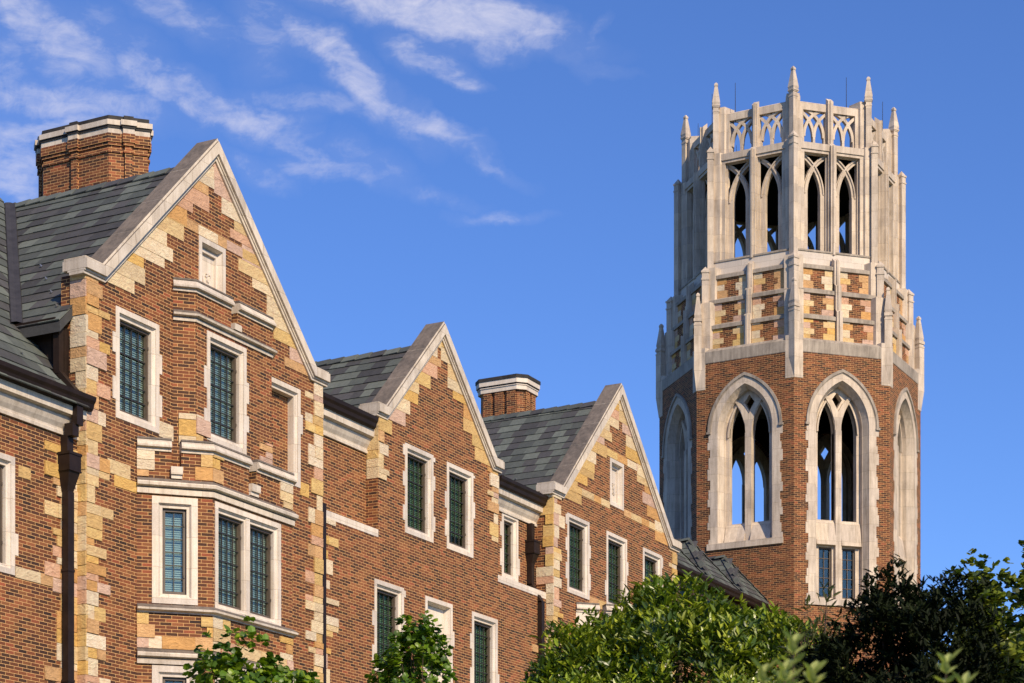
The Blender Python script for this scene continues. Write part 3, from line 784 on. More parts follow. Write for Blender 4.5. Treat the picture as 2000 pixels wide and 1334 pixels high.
while z < ZK - 0.02:
    h = min(rnd.choice([0.203, 0.271, 0.338]), ZK - z); q.box(fs, -0.014, 0.31, z + 0.005, z + h - 0.005, -0.05, 0.016, 0, stone_col(rnd)); z += h
q.build_each('corner_quoins', 'sandstone', hall)
coping(hall, F2, **{k: G2[k] for k in ('x0', 'xs0', 'xp', 'xs1', 'x1')}, zk=ZK, zp=G2['zp'])
s = MB()
for a, b_ in ((40.6, G2['x0']), (G2['x1'], 52.25)):
    s.mark(); s.add([(a, 0.6, 11.34), (b_, 0.6, 11.34), (b_, 0.20, 11.27), (a, 0.20, 11.27), (a, 0.20, 11.09), (b_, 0.20, 11.09), (a, 0.6, 11.09), (b_, 0.6, 11.09)],
          [(0, 1, 2, 3), (3, 2, 5, 4), (4, 5, 7, 6), (0, 3, 4, 6), (1, 7, 5, 2), (0, 6, 7, 1)])
s.build_each('stone_offset', 'limestone_clean', hall)
lab = ['leaded window at the left of the middle gable', 'leaded window at the right of the middle gable, its blind raised at the foot']
for i, (a, b_) in enumerate(UW): window(hall, F2, a, b_, *WR_UP, cols=4, rows=6, seed=30 + i, label=lab[i], open_gap=0.0 if i == 0 else 0.14)
for i, (a, b_) in enumerate(LW):
    if i == 1:
        pn = window(hall, F2, a, b_, *WR_LO, kind='panel', seed=41, label='stone panel carved with two leafy sprays')
        m = MB(); uc = (a + b_) / 2
        for s_, (bx, bz) in ((-1, (uc - 0.22, 8.5)), (1, (uc + 0.14, 8.3))):
            for k in range(13):
                t = k / 12; x = bx + s_ * 0.10 * t * t + 0.05 * s_; zc = bz + 0.95 * t
                for sd in (-1, 1):
                    ang = radians(62 - 8 * t) * sd; Lf = 0.17 * (1 - 0.35 * t)
                    tip = (x + sin(ang) * Lf, zc + cos(ang) * Lf); nx, nz_ = cos(ang) * 0.022, -sin(ang) * 0.022
                    mx_, mz = (x + tip[0]) / 2, (zc + tip[1]) / 2
                    m.prism(F2, [[(x, zc), (mx_ + nx, mz + nz_), tip, (mx_ - nx, mz - nz_)]], -0.165, -0.125 + 0.01 * (k % 2))
        m.build('leaf_carving', 'limestone_clean', pn)
    else:
        window(hall, F2, a, b_, *WR_LO, cols=4, rows=7, seed=42 + i)
for i, (a, b_) in enumerate(LW): window(hall, F2, a, b_, 4.0, 6.6, cols=4, rows=7, seed=52 + i)
window(hall, FR, SW[0], SW[1], 11.36, 13.15, cols=2, rows=5, seed=60, label='narrow leaded window in the recessed wall beside the third gable')
for a, b_ in ((40.5, G2['x0'] + 0.02), (G2['x1'] - 0.02, 52.4)):
    s = MB(); s.sweep([(a, 0.54), (b_, 0.54)], [(o_, z_ + 2.31) for o_, z_ in CP]); s.build('stone_cornice', 'limestone', hall)
    s = MB(); s.sweep([(a + 0.1, 0.54), (b_ - 0.12, 0.54)], [(o_, z_ + 2.30) for o_, z_ in GP]); s.build('gutter', 'bronze', hall)

# ---- gable three
G3 = dict(x0=52.25, xs0=52.80, xp=56.5, xs1=60.15, x1=60.72, zp=17.70)
GW3 = [(px_x(1107.5, 0), px_x(1150.5, 0)), (px_x(1184, 0), px_x(1224, 0)), (px_x(1255.2, 0), px_x(1292, 0))]
w3 = MB()
w3.prism(F0, [gable_outline(G3)] + [rect(a, b_, *(WR_UP[0] - 0.02, WR_UP[1]), 0.02) for a, b_ in GW3] + [rect(55.9, 56.84, 14.43, 15.79, 0.02)], -0.36, 0.0)
w3.build('gable_wall', 'brick', hall)
q = MB()
quoins(q, F0, G3['x0'], 1, 4.0, ZK, 81, wmin=0.2, wmax=0.75); quoins(q, F0, G3['x1'], -1, 4.0, ZK, 82, wmin=0.28, wmax=0.8)
rake_stones(q, F0, G3['xs0'], ZK, G3['xp'], G3['zp'], 83); rake_stones(q, F0, G3['xs1'], ZK, G3['xp'], G3['zp'], 84)
band(q, F0, 54.6, 58.4, 15.80, 16.02, 85); band(q, F0, 53.3, 55.88, 14.30, 14.5, 86); band(q, F0, 56.86, 59.6, 14.30, 14.5, 87)
band(q, F0, GW3[0][1], GW3[1][0], 11.3, 11.55, 88)
q.mark('corner_quoins'); fs = Frame((G3['x0'], 0), (0, 1), (-1, 0)); rnd = random.Random(15); z = 4.0
while z < ZK - 0.02:
    h = min(rnd.choice([0.203, 0.271, 0.271, 0.338]), ZK - z)
    q.box(fs, -0.014, (rnd.choice([0.22, 0.3, 0.5]) if z > 11.3 else 0.2), z + 0.005, z + h - 0.005, -0.05, 0.014 + rnd.uniform(0, 0.03), 0, stone_col(rnd)); z += h
q.build_each('corner_quoins', 'sandstone', hall)
side = MB(); side.box(Frame((52.25, 0), (0, 1), (-1, 0)), 0.003, 0.9, 4.0, ZK - 0.003, -0.3, 0.004); side.mark()
side.box(Frame((G2['x0'], 0.21), (0, 1), (-1, 0)), 0.003, 0.5, 10.9, ZK - 0.003, -0.3, 0.004); side.mark()
side.box(Frame((G1['x0'], 0), (0, 1), (-1, 0)), 0.003, 0.6, GZ, ZK - 0.003, -0.3, 0.004)
side.build_each('return_wall', 'brick', hall)
coping(hall, F0, **{k: G3[k] for k in ('x0', 'xs0', 'xp', 'xs1', 'x1')}, zk=ZK, zp=G3['zp'])
for i, (a, b_) in enumerate(GW3): window(hall, F0, a, b_, WR_UP[0] - 0.02, WR_UP[1], cols=3 if i == 2 else 4, rows=6, seed=90 + i,
                                         label=['leaded window at the left of the far gable', 'leaded window in the middle of the far gable', 'leaded window at the right of the far gable'][i])
nz = window(hall, F0, 55.9, 56.84, 14.43, 15.79, kind='panel', ears=False, seed=99, label='small carved stone panel in the peak of the far gable')
m = MB(); m.prism(F0, [rect(56.03, 56.71, 14.56, 15.66), rect(56.1, 56.64, 14.63, 15.59)], -0.17, -0.10); m.build('inner_frame', 'limestone_clean', nz)
monogram(nz, F0, 56.36, 15.0, 0.17, -0.16)

# ---- roofs
S2 = 1 / sqrt(2)
def cross_roof(xp, zr, xl, yfront, yback, seed, name='cross_roof', keep=None, label=None):
    m = MB(); ls = (xp - xl) * sqrt(2)
    O = V3((xl, yfront, zr - (xp - xl)))
    m.add([O, O + V3((xp - xl, 0, xp - xl)), V3((xp, yback, zr)), V3((xl, yback, O.z)), O + V3((0.0, 0, -0.2)), V3((xp, yfront, zr - 0.3)), V3((xp, yback, zr - 0.3)), V3((xl, yback, O.z - 0.2))],
          [(0, 1, 2, 3), (4, 5, 6, 7), (0, 4, 5, 1), (3, 2, 6, 7), (0, 3, 7, 4)], 0, (0.05, 0.05, 0.05))
    slates(m, O, (0, 1, 0), (1, 0, 1), (-1, 0, 1), yback - yfront, ls, seed, keep=keep)
    # right slope
    xr = 2 * xp - xl; O2 = V3((xr, yfront, O.z))
    m.add([O2, V3((xp, yfront, zr)), V3((xp, yback, zr)), V3((xr, yback, O.z))], [(0, 1, 2, 3)], 0, (0.06, 0.065, 0.06))
    ob = m.build(name, 'slate', hall, label)
    # ridge slates
    m = MB(); y = yfront; k = 0; rnd = random.Random(seed)
    while y < yback:
        y1 = min(y + 0.42, yback); c = rnd.choice(SLC)
        for s_ in (-1, 1):
            a = V3((xp, y - 0.02, zr + 0.075)); b_ = V3((xp + s_ * 0.17, y - 0.02, zr - 0.095)); a2 = V3((xp, y1, zr + 0.05)); b2 = V3((xp + s_ * 0.17, y1, zr - 0.12)); n = V3((s_ * 0.015, 0, 0.02))
            m.add([a, b_, b2, a2, a + n, b_ + n, b2 + n, a2 + n], [(0, 1, 2, 3), (7, 6, 5, 4), (0, 4, 5, 1), (1, 5, 6, 2), (2, 6, 7, 3), (3, 7, 4, 0)], 0, c)
        y = y1
    m.build('ridge_slates', 'slate', ob)
    return ob, O
guard = MB()
guard.add([(-0.03, -0.02, 0), (0.03, -0.02, 0), (0.03, 0.02, 0), (-0.03, 0.02, 0), (-0.01, 0, 0.05), (0.01, 0, 0.05)], [(0, 1, 2, 3), (0, 4, 5, 1), (3, 2, 5, 4), (0, 3, 4), (1, 5, 2)])
g0 = None
def guards(parent, O, rows_, a0, a1, step):
    global g0
    for r, s_ in enumerate(rows_):
        a = a0 + (step / 2 if r % 2 else 0)
        while a < a1:
            p = O + V3((0, a, 0)) + V3((1, 0, 1)).normalized() * s_ + V3((-1, 0, 1)).normalized() * 0.045
            if g0 is None: g0 = guard.build('snow_guard', 'steel', parent); o_ = g0
            else: o_ = g0.copy(); COL.objects.link(o_); o_.parent = parent
            o_.location = p; o_.rotation_euler = (0, radians(-45), 0)
            a += step
r1, O1 = cross_roof(36.5, 17.56, 31.95, 0.30, 6.0, 101, label='slate roof behind the nearest gable')
guards(r1, O1, [0.6, 1.3, 2.0, 2.7], 0.4, 2.6, 1.1)
r2, O2_ = cross_roof(46.42, 16.50, 43.60, 0.55, 9.5, 102)
guards(r2, O2_, [0.5, 1.1], 0.4, 3.2, 1.1)
r3, O3_ = cross_roof(56.5, 17.58, 52.54, 0.35, 9.5, 103)
guards(r3, O3_, [0.5, 1.1, 1.8], 0.4, 4.2, 1.2)
# main roof of the wing: 47.7 degree slope
MS = 1.10; ml = sqrt(1 + MS * MS)
m = MB(); YR = 6.05; Z0 = 11.5
m.add([(12, -0.12, Z0 - 0.13), (32.3, -0.12, Z0 - 0.13), (32.3, 0.5, Z0 + MS * 0.5), (12, 0.5, Z0 + MS * 0.5)], [(0, 1, 2, 3)], 0, (0.05, 0.05, 0.05))
m.add([(12, 0.5, Z0 + MS * 0.5), (36.4, 0.5, Z0 + MS * 0.5), (36.4, YR, Z0 + MS * YR), (12, YR, Z0 + MS * YR), (12, 12, Z0), (36.4, 12, Z0)], [(0, 1, 2, 3), (3, 2, 5, 4), (0, 4, 5, 1), (0, 3, 4), (1, 5, 2)], 0, (0.05, 0.05, 0.05))
slates(m, (24, -0.15, Z0 - 0.165), (1, 0, 0), (0, 1, MS), (0, -MS, 1), 12.4, (YR + 0.15) * ml, 104, keep=lambda a, q: a < 8.15 or q > 1.0)
mr = m.build('wing_roof', 'slate', hall)
m = MB(); x = 24.0; rnd = random.Random(3)
while x < 36.4:
    c = rnd.choice(SLC); z = Z0 + MS * YR
    m.add([(x - 0.02, YR - 0.17, z - 0.1), (x + 0.42, YR - 0.17, z - 0.13), (x + 0.42, YR, z + 0.05), (x - 0.02, YR, z + 0.08), (x - 0.02, YR + 0.17, z - 0.1), (x + 0.42, YR + 0.17, z - 0.13)], [(0, 1, 2, 3), (3, 2, 5, 4), (0, 3, 4), (1, 5, 2), (0, 4, 5, 1)], 0, c)
    x += 0.42
m.build('ridge_slates', 'slate', mr)
for k, (gx, gs) in enumerate([(28.5, 0.9), (29.9, 0.9), (31.2, 0.9), (29.2, 2.1), (30.6, 2.1)]):
    o_ = g0.copy(); COL.objects.link(o_); o_.parent = mr
    o_.location = (gx, gs / ml, Z0 + MS * gs / ml + 0.06); o_.rotation_euler = (radians(47), 0, radians(90))
# valley flashing between wing roof and the first cross roof
m = MB()
def vp(z): return V3((36.5 - 17.56 + z, (z - Z0) / MS, z))
a_, b_ = vp(13.05), vp(17.56)
up1 = V3((-1, 0, 1)).normalized() * 0.075; up2 = V3((0, -MS, 1)).normalized() * 0.075
d1 = V3((0, -1, 0)) * 0.20; d2 = V3((-1, 0, 0)) * 0.20
for p, q_, up_ in ((a_, b_, None),):
    m.add([p + up1 + up2, q_ + up1 + up2, q_ + d1 + up1, p + d1 + up1, q_ + d2 + up2, p + d2 + up2, p + d1, q_ + d1, p + d2, q_ + d2],
          [(0, 1, 2, 3), (0, 5, 4, 1), (3, 2, 7, 6), (5, 8, 9, 4)])
m.build('valley_flashing', 'lead', hall, recalc=False)
# side eaves gutter, cheek and leader beside the first gable
m = MB(); m.sweep([(32.22, 1.75), (32.22, 0.42)], [(o_, z_) for o_, z_ in ((0.02, 12.86), (0.16, 12.86), (0.21, 12.94), (0.27, 13.0), (0.28, 13.10), (0.24, 13.10), (0.02, 13.02))])
m.build('side_gutter', 'bronze', hall)
m = MB(); m.add([(32.20, 0.40, 11.75), (32.20, 0.40, 12.95), (32.20, 1.42, 12.95), (32.34, 0.40, 11.75), (32.34, 0.40, 12.95), (32.34, 1.42, 12.95)], [(0, 1, 2), (3, 5, 4), (0, 3, 4, 1), (1, 4, 5, 2), (0, 2, 5, 3)])
m.box(Frame((32.20, 0.40), (0, 1), (-1, 0)), 0.30, 0.42, 12.1, 12.9, 0.0, 0.012)
m.build('dormer_cheek', 'bronze', hall)
m = MB(); m.box(F0, 32.02, 32.16, 12.05, 12.98, -0.52, -0.38)
m.add([(32.02, 0.52, 12.1), (32.16, 0.52, 12.1), (32.16, 0.38, 12.1), (32.02, 0.38, 12.1), (32.1, -0.02, 11.5), (32.24, -0.02, 11.5), (32.24, -0.14, 11.5), (32.1, -0.14, 11.5),
       (32.1, -0.02, 11.36), (32.24, -0.02, 11.36), (32.24, -0.14, 11.36), (32.1, -0.14, 11.36)],
      [(0, 1, 5, 4), (3, 7, 6, 2), (0, 4, 7, 3), (1, 2, 6, 5), (4, 5, 9, 8), (5, 6, 10, 9), (6, 7, 11, 10), (7, 4, 8, 11), (8, 9, 10, 11), (0, 3, 2, 1)])
m.build('leader_pipe', 'bronze', hall)
# flat lead roofs and hidden main body
m = MB(); m.box(F0, 40.4, 52.6, 13.45, 13.62, -9.5, -0.42)
m.box(F0, 60.0, 60.3, 8, 13.9, -9.5, -0.3)
m.build('flat_roof', 'lead', hall)
m = MB(); m.box(F0, 16, 60.7, GZ, 13.3, -11.8, -9.6); m.box(F0, 60.4, 60.72, GZ, 13.9, -9.7, -0.35); m.box(F0, 16, 16.3, GZ, 11.3, -11.8, -0.56); m.build('rear_wall', 'brick', hall)

# downpipes with hopper heads
def downpipe(x, ytop, ypipe, ztop, zh0, zh1, hopper=True, zb=GZ, jog=None):
    m = MB(); wdt = 0.088
    f = fac(ypipe)
    if hopper:
        fh = fac(ytop)
        m.box(fh, x - wdt, x + wdt, zh1, ztop, -0.06, 0.10)
        m.box(fh, x - 0.17, x + 0.17, zh1 - 0.30, zh1, -0.09, 0.22); m.box(fh, x - 0.185, x + 0.185, zh1 - 0.02, zh1 + 0.03, -0.09, 0.235); m.box(fh, x - 0.18, x + 0.18, zh1 - 0.33, zh1 - 0.30, -0.09, 0.23)
        zt_ = zh1 - 0.33
        a = [fh.p(x - 0.16, zt_, -0.08), fh.p(x + 0.16, zt_, -0.08), fh.p(x + 0.16, zt_, 0.2), fh.p(x - 0.16, zt_, 0.2)]
        b2 = [fh.p(x - wdt, zh0, -0.05), fh.p(x + wdt, zh0, -0.05), fh.p(x + wdt, zh0, 0.10), fh.p(x - wdt, zh0, 0.10)]
        m.add(a + b2, [(0, 1, 2, 3), (4, 7, 6, 5), (0, 4, 5, 1), (1, 5, 6, 2), (2, 6, 7, 3), (3, 7, 4, 0)])
    if jog:
        z1, z2 = jog; fh = fac(ytop)
        m.box(fh, x - wdt, x + wdt, z1, zh0, -0.05, 0.10)
        a = [fh.p(x - wdt, z1 + 0.03, -0.05), fh.p(x + wdt, z1 + 0.03, -0.05), fh.p(x + wdt, z1 + 0.03, 0.10), fh.p(x - wdt, z1 + 0.03, 0.10)]
        b2 = [f.p(x - wdt, z2 - 0.03, -0.02), f.p(x + wdt, z2 - 0.03, -0.02), f.p(x + wdt, z2 - 0.03, 0.13), f.p(x - wdt, z2 - 0.03, 0.13)]
        m.add(a + b2, [(0, 1, 2, 3), (4, 7, 6, 5), (0, 4, 5, 1), (1, 5, 6, 2), (2, 6, 7, 3), (3, 7, 4, 0)])
        m.box(f, x - wdt, x + wdt, zb, z2, -0.02, 0.13)
    else:
        m.box(f, x - wdt, x + wdt, zb, zh0, 0.0, 0.14)
    return m
m = downpipe(31.93, 0.13, 0.15, 10.78, 9.72, 10.42)
m.box(F0, 31.84, 32.02, 10.76, 11.0, -0.10, 0.10); m.box(F0, 31.92, 32.1, 10.98, 11.40, 0.0, 0.14)
for zz in (8.2, 6.1): m.box(fac(0.15), 31.83, 32.03, zz, zz + 0.05, -0.02, 0.15)
m.build('downpipe', 'bronze', hall, label='dark square downpipe with hopper left of the nearest gable')
m = downpipe(40.83, 0.1, 0.2, 0, 11.35, 0, hopper=False)
m.build('downpipe', 'bronze', hall, label='dark downpipe in the corner right of the nearest gable')
m = downpipe(51.8, 0.48, 0.2, 13.1, 12.0, 12.6, jog=(11.42, 10.95))
m.build('downpipe', 'bronze', hall, label='dark downpipe with hopper left of the far gable')

# ---- chimneys
def chimney(x0, y0, path_fn, zb, zt, seed, name_label, capz):
    pass
m = MB()
x0, y0 = 39.65, 5.26
Pn = [(x0, y0 + 1.95), (x0, y0), (x0 + 0.64, y0 - 0.64), (x0 + 1.28, y0), (x0 + 1.28, y0 + 1.95), (x0 + 0.64, y0 + 2.59)]
Pn = Pn[::-1]
Pc = Pn
def orient(P):                            # make +offset point outward
    a = sum(P[i][0] * P[(i + 1) % len(P)][1] - P[(i + 1) % len(P)][0] * P[i][1] for i in range(len(P)))
    return P if a > 0 else P[::-1]
def notch_side(P, a, b, k, wd, dp):       # add a shallow pilaster on edge a-b around fraction k
    A, B = P[a], P[b]; L = sqrt((B[0] - A[0]) ** 2 + (B[1] - A[1]) ** 2); dx, dy = (B[0] - A[0]) / L, (B[1] - A[1]) / L
    nx, ny = dy, -dx; s0, s1 = k * L - wd / 2, k * L + wd / 2
    pt = lambda s, o: (A[0] + dx * s + nx * o, A[1] + dy * s + ny * o)
    return [pt(s0, 0), pt(s0, dp), pt(s1, dp), pt(s1, 0)]
P = orient(Pn)
plan_c = []
for i in range(6):
    plan_c.append(P[i]); j = (i + 1) % 6
    plan_c += notch_side(P, i, j, 0.5, 0.17, 0.07)
m.plan(plan_c, 12.0, 20.30)
def ringc(mb, plan, o, z0, z1, mat=0): mb.plan(offset(plan, o, True), z0, z1, mat)
ringc(m, plan_c, 0.03, 19.86, 19.93); ringc(m, plan_c, 0.035, 20.03, 20.10); ringc(m, plan_c, 0.06, 20.10, 20.30)
c1 = m.build('chimney', 'chimney_brick', hall, label='large brick chimney with stained stone cap')
m = MB(); ringc(m, plan_c, 0.05, 20.30, 20.42); ringc(m, plan_c, 0.10, 20.48, 20.60); m.build('chimney_cornice', 'limestone', c1)
m = MB(); ringc(m, plan_c, 0.07, 20.42, 20.48); ringc(m, plan_c, 0.03, 20.60, 20.72)
m.build('chimney_cap', 'chimney_cap', c1)

m = MB(); x0, y0 = 61.45, 5.95
P = orient([(x0, y0 + 1.25), (x0, y0 + 0.0), (x0 + 0.18, y0 - 0.18), (x0 + 0.95, y0 - 0.18), (x0 + 1.13, y0), (x0 + 1.13, y0 + 1.25), (x0 + 0.95, y0 + 1.43), (x0 + 0.18, y0 + 1.43)])
m.plan(P, 12.0, 20.0)
fl_ = Frame((x0, y0 + 1.25), (0, -1), (-1, 0))
for k in range(3): m.box(fl_, 0.03 + 0.44 * k, 0.34 + 0.44 * k, 12.0, 19.99, -0.1, 0.07)
ff_ = fac(y0 - 0.18); m.box(ff_, x0 + 0.22, x0 + 0.5, 12, 19.99, -0.1, 0.05); m.box(ff_, x0 + 0.62, x0 + 0.9, 12, 19.99, -0.1, 0.05)
c2 = m.build('chimney', 'chimney_brick', hall, label='smaller brick chimney behind the far gable')
m = MB(); ringc(m, P, 0.09, 19.96, 20.10); ringc(m, P, 0.115, 20.10, 20.13); ringc(m, P, 0.15, 20.17, 20.32)
m.build('chimney_cornice', 'limestone_clean', c2)
m = MB(); ringc(m, P, 0.12, 20.13, 20.17); ringc(m, P, 0.17, 20.32, 20.43); m.build('chimney_cap', 'chimney_cap', c2)

# ================================================================== LINK BUILDING
link = empty('link_building', (0, 0, 0), 'low slate roofed link with hipped dormers between the far gable and the tower', 'building')
m = MB(); m.box(fac(0.75), 60.75, 72.0, GZ, 13.3, -6, 0.0); m.build('wall', 'brick', link)
m = MB(); m.box(fac(0.72), 60.75, 72, 13.22, 13.62, 0, 0.12); m.box(fac(0.72), 60.75, 72, 11.7, 11.9, 0, 0.08)
for k in range(9): m.box(fac(0.72), 61.0 + 1.2 * k, 61.16 + 1.2 * k, 11.7, 13.5, 0, 0.14)
m.build('timber_frame', 'wood_trim', link)
m = MB(); m.box(fac(0.72), 60.75, 72, 11.9, 13.22, 0.0, 0.03); m.build('window', 'tree_tint_glass', link)
m = MB(); m.box(fac(0.72), 60.75, 72, 11.9, 13.22, -0.02, 0.02); m.build('window_backing', 'dark_interior', link)
m = MB(); m.sweep([(60.75, 0.62), (72, 0.62)], [(o_, z_ + 2.16) for o_, z_ in GP]); m.build('gutter', 'bronze', link)
m = MB(); O = V3((60.72, 0.34, 13.72))
m.add([(60.72, 0.34, 13.70), (72, 0.34, 13.70), (72, 1.9, 14.75), (60.72, 1.9, 14.75), (60.72, 1.9, 13.5), (72, 1.9, 13.5)], [(0, 1, 2, 3), (3, 2, 5, 4), (0, 4, 5, 1), (0, 3, 4), (1, 5, 2)], 0, (0.06, 0.06, 0.06))
slates(m, (60.72, 0.30, 13.70), (1, 0, 0), (0, 1, 0.67), (0, -0.67, 1), 11.2, 1.9, 111, e=0.30)
lr = m.build('roof', 'slate', link)
for xa_ in (62.46, 65.56, 68.66):
    m = MB(); hw, hz, dz = 1.26, 1.60, 13.80
    a = V3((xa_ - hw, 0.36, dz)); b_ = V3((xa_ + hw, 0.36, dz)); ap = V3((xa_, 0.36 + hw, dz + hz)); ar = V3((xa_, 7, dz + hz)); al = V3((xa_ - hw, 7, dz)); br_ = V3((xa_ + hw, 7, dz))
    m.add([a, b_, ap, ar, al, br_], [(0, 1, 2), (0, 2, 3, 4), (1, 5, 3, 2), (4, 3, 5)], 0, (0.07, 0.075, 0.07))
    sl_ = sqrt(hw * hw + hz * hz)
    slates(m, a, (1, 0, 0), (0, hw, hz), (0, -hz, hw), 2 * hw, sl_, 120, e=0.27, keep=lambda p, q_: (p > q_ / sl_ * hw - 0.02) and (p < 2 * hw - q_ / sl_ * hw + 0.02))
    slates(m, al, (0, -1, 0), (hw, 0, hz), (-hz, 0, hw), 7 - 0.36, sl_, 121, e=0.27, keep=lambda p, q_: p < (7 - 0.36) - q_ / sl_ * hw + 0.02)
    ob = m.build('dormer_roof', 'slate', link)
    m = MB()
    for st, en in ((a, ap), (b_, ap), (ap, ar)):
        n = max(2, int((en - st).length / 0.33)); dr = (en - st).normalized(); sd = dr.cross(V3((0, 0, 1))).normalized(); rnd = random.Random(4)
        for k in range(min(n, 14)):
            p = st + dr * (k * 0.33); q_ = st + dr * (k * 0.33 + 0.36); c = rnd.choice(SLC[:4])
            c = tuple(v * 0.9 for v in c)
            m.add([p + V3((0, 0, 0.11)), p + sd * 0.15 + V3((0, 0, 0.0)), p - sd * 0.15 + V3((0, 0, 0.0)), q_ + V3((0, 0, 0.08)), q_ + sd * 0.15 - V3((0, 0, 0.03)), q_ - sd * 0.15 - V3((0, 0, 0.03))],
                  [(0, 1, 4, 3), (0, 3, 5, 2), (0, 2, 1), (3, 4, 5), (1, 2, 5, 4)], 0, c)
    m.build('hip_slates', 'slate', ob)

# ================================================================== TOWER
TC = None
tc_r = (1541.5 - 1000) / FPX; tct = 78.4
TX, TY = tct * (cos(TH) + sin(TH) * tc_r), CAMY + tct * (sin(TH) - cos(TH) * tc_r)
tower = empty('bell_tower', (TX, TY, 0), 'tall octagonal brick and limestone bell tower with open lancet stages and pinnacles', 'bell tower')
T22 = pi / 8
def apo(R): return R * cos(T22)
def half(R): return R * sin(T22)
def face(R): return Frame((apo(R), 0), (0, 1), (1, 0))     # face looking along +x in tower space
def octo(R, rot=T22): return [(R * cos(rot + k * pi / 4), R * sin(rot + k * pi / 4)) for k in range(8)]
RS = 4.76
def arch(uc, h, v0, vs, rise, n=12):
    rho = (h * h + rise * rise) / (2 * h); pts = [(uc - h, v0), (uc + h, v0), (uc + h, vs)]
    am = math.asin(min(1, rise / rho)); cxr = uc + h - rho
    for k in range(1, n): a = am * k / n; pts.append((cxr + rho * cos(a), vs + rho * sin(a)))
    pts.append((uc, vs + rise)); cxl = uc - h + rho
    for k in range(n - 1, 0, -1): a = am * k / n; pts.append((cxl - rho * cos(a), vs + rho * sin(a)))
    pts.append((uc - h, vs)); return pts
def arcband(h, w_, vs, rise, n=12):       # band between two concentric pointed arcs, above the spring only
    o_ = arch(0, h + w_, vs, vs, rise + w_ * 1.25, n)[2:]; i_ = arch(0, h, vs, vs, rise, n)[2:]
    return o_ + i_[::-1]

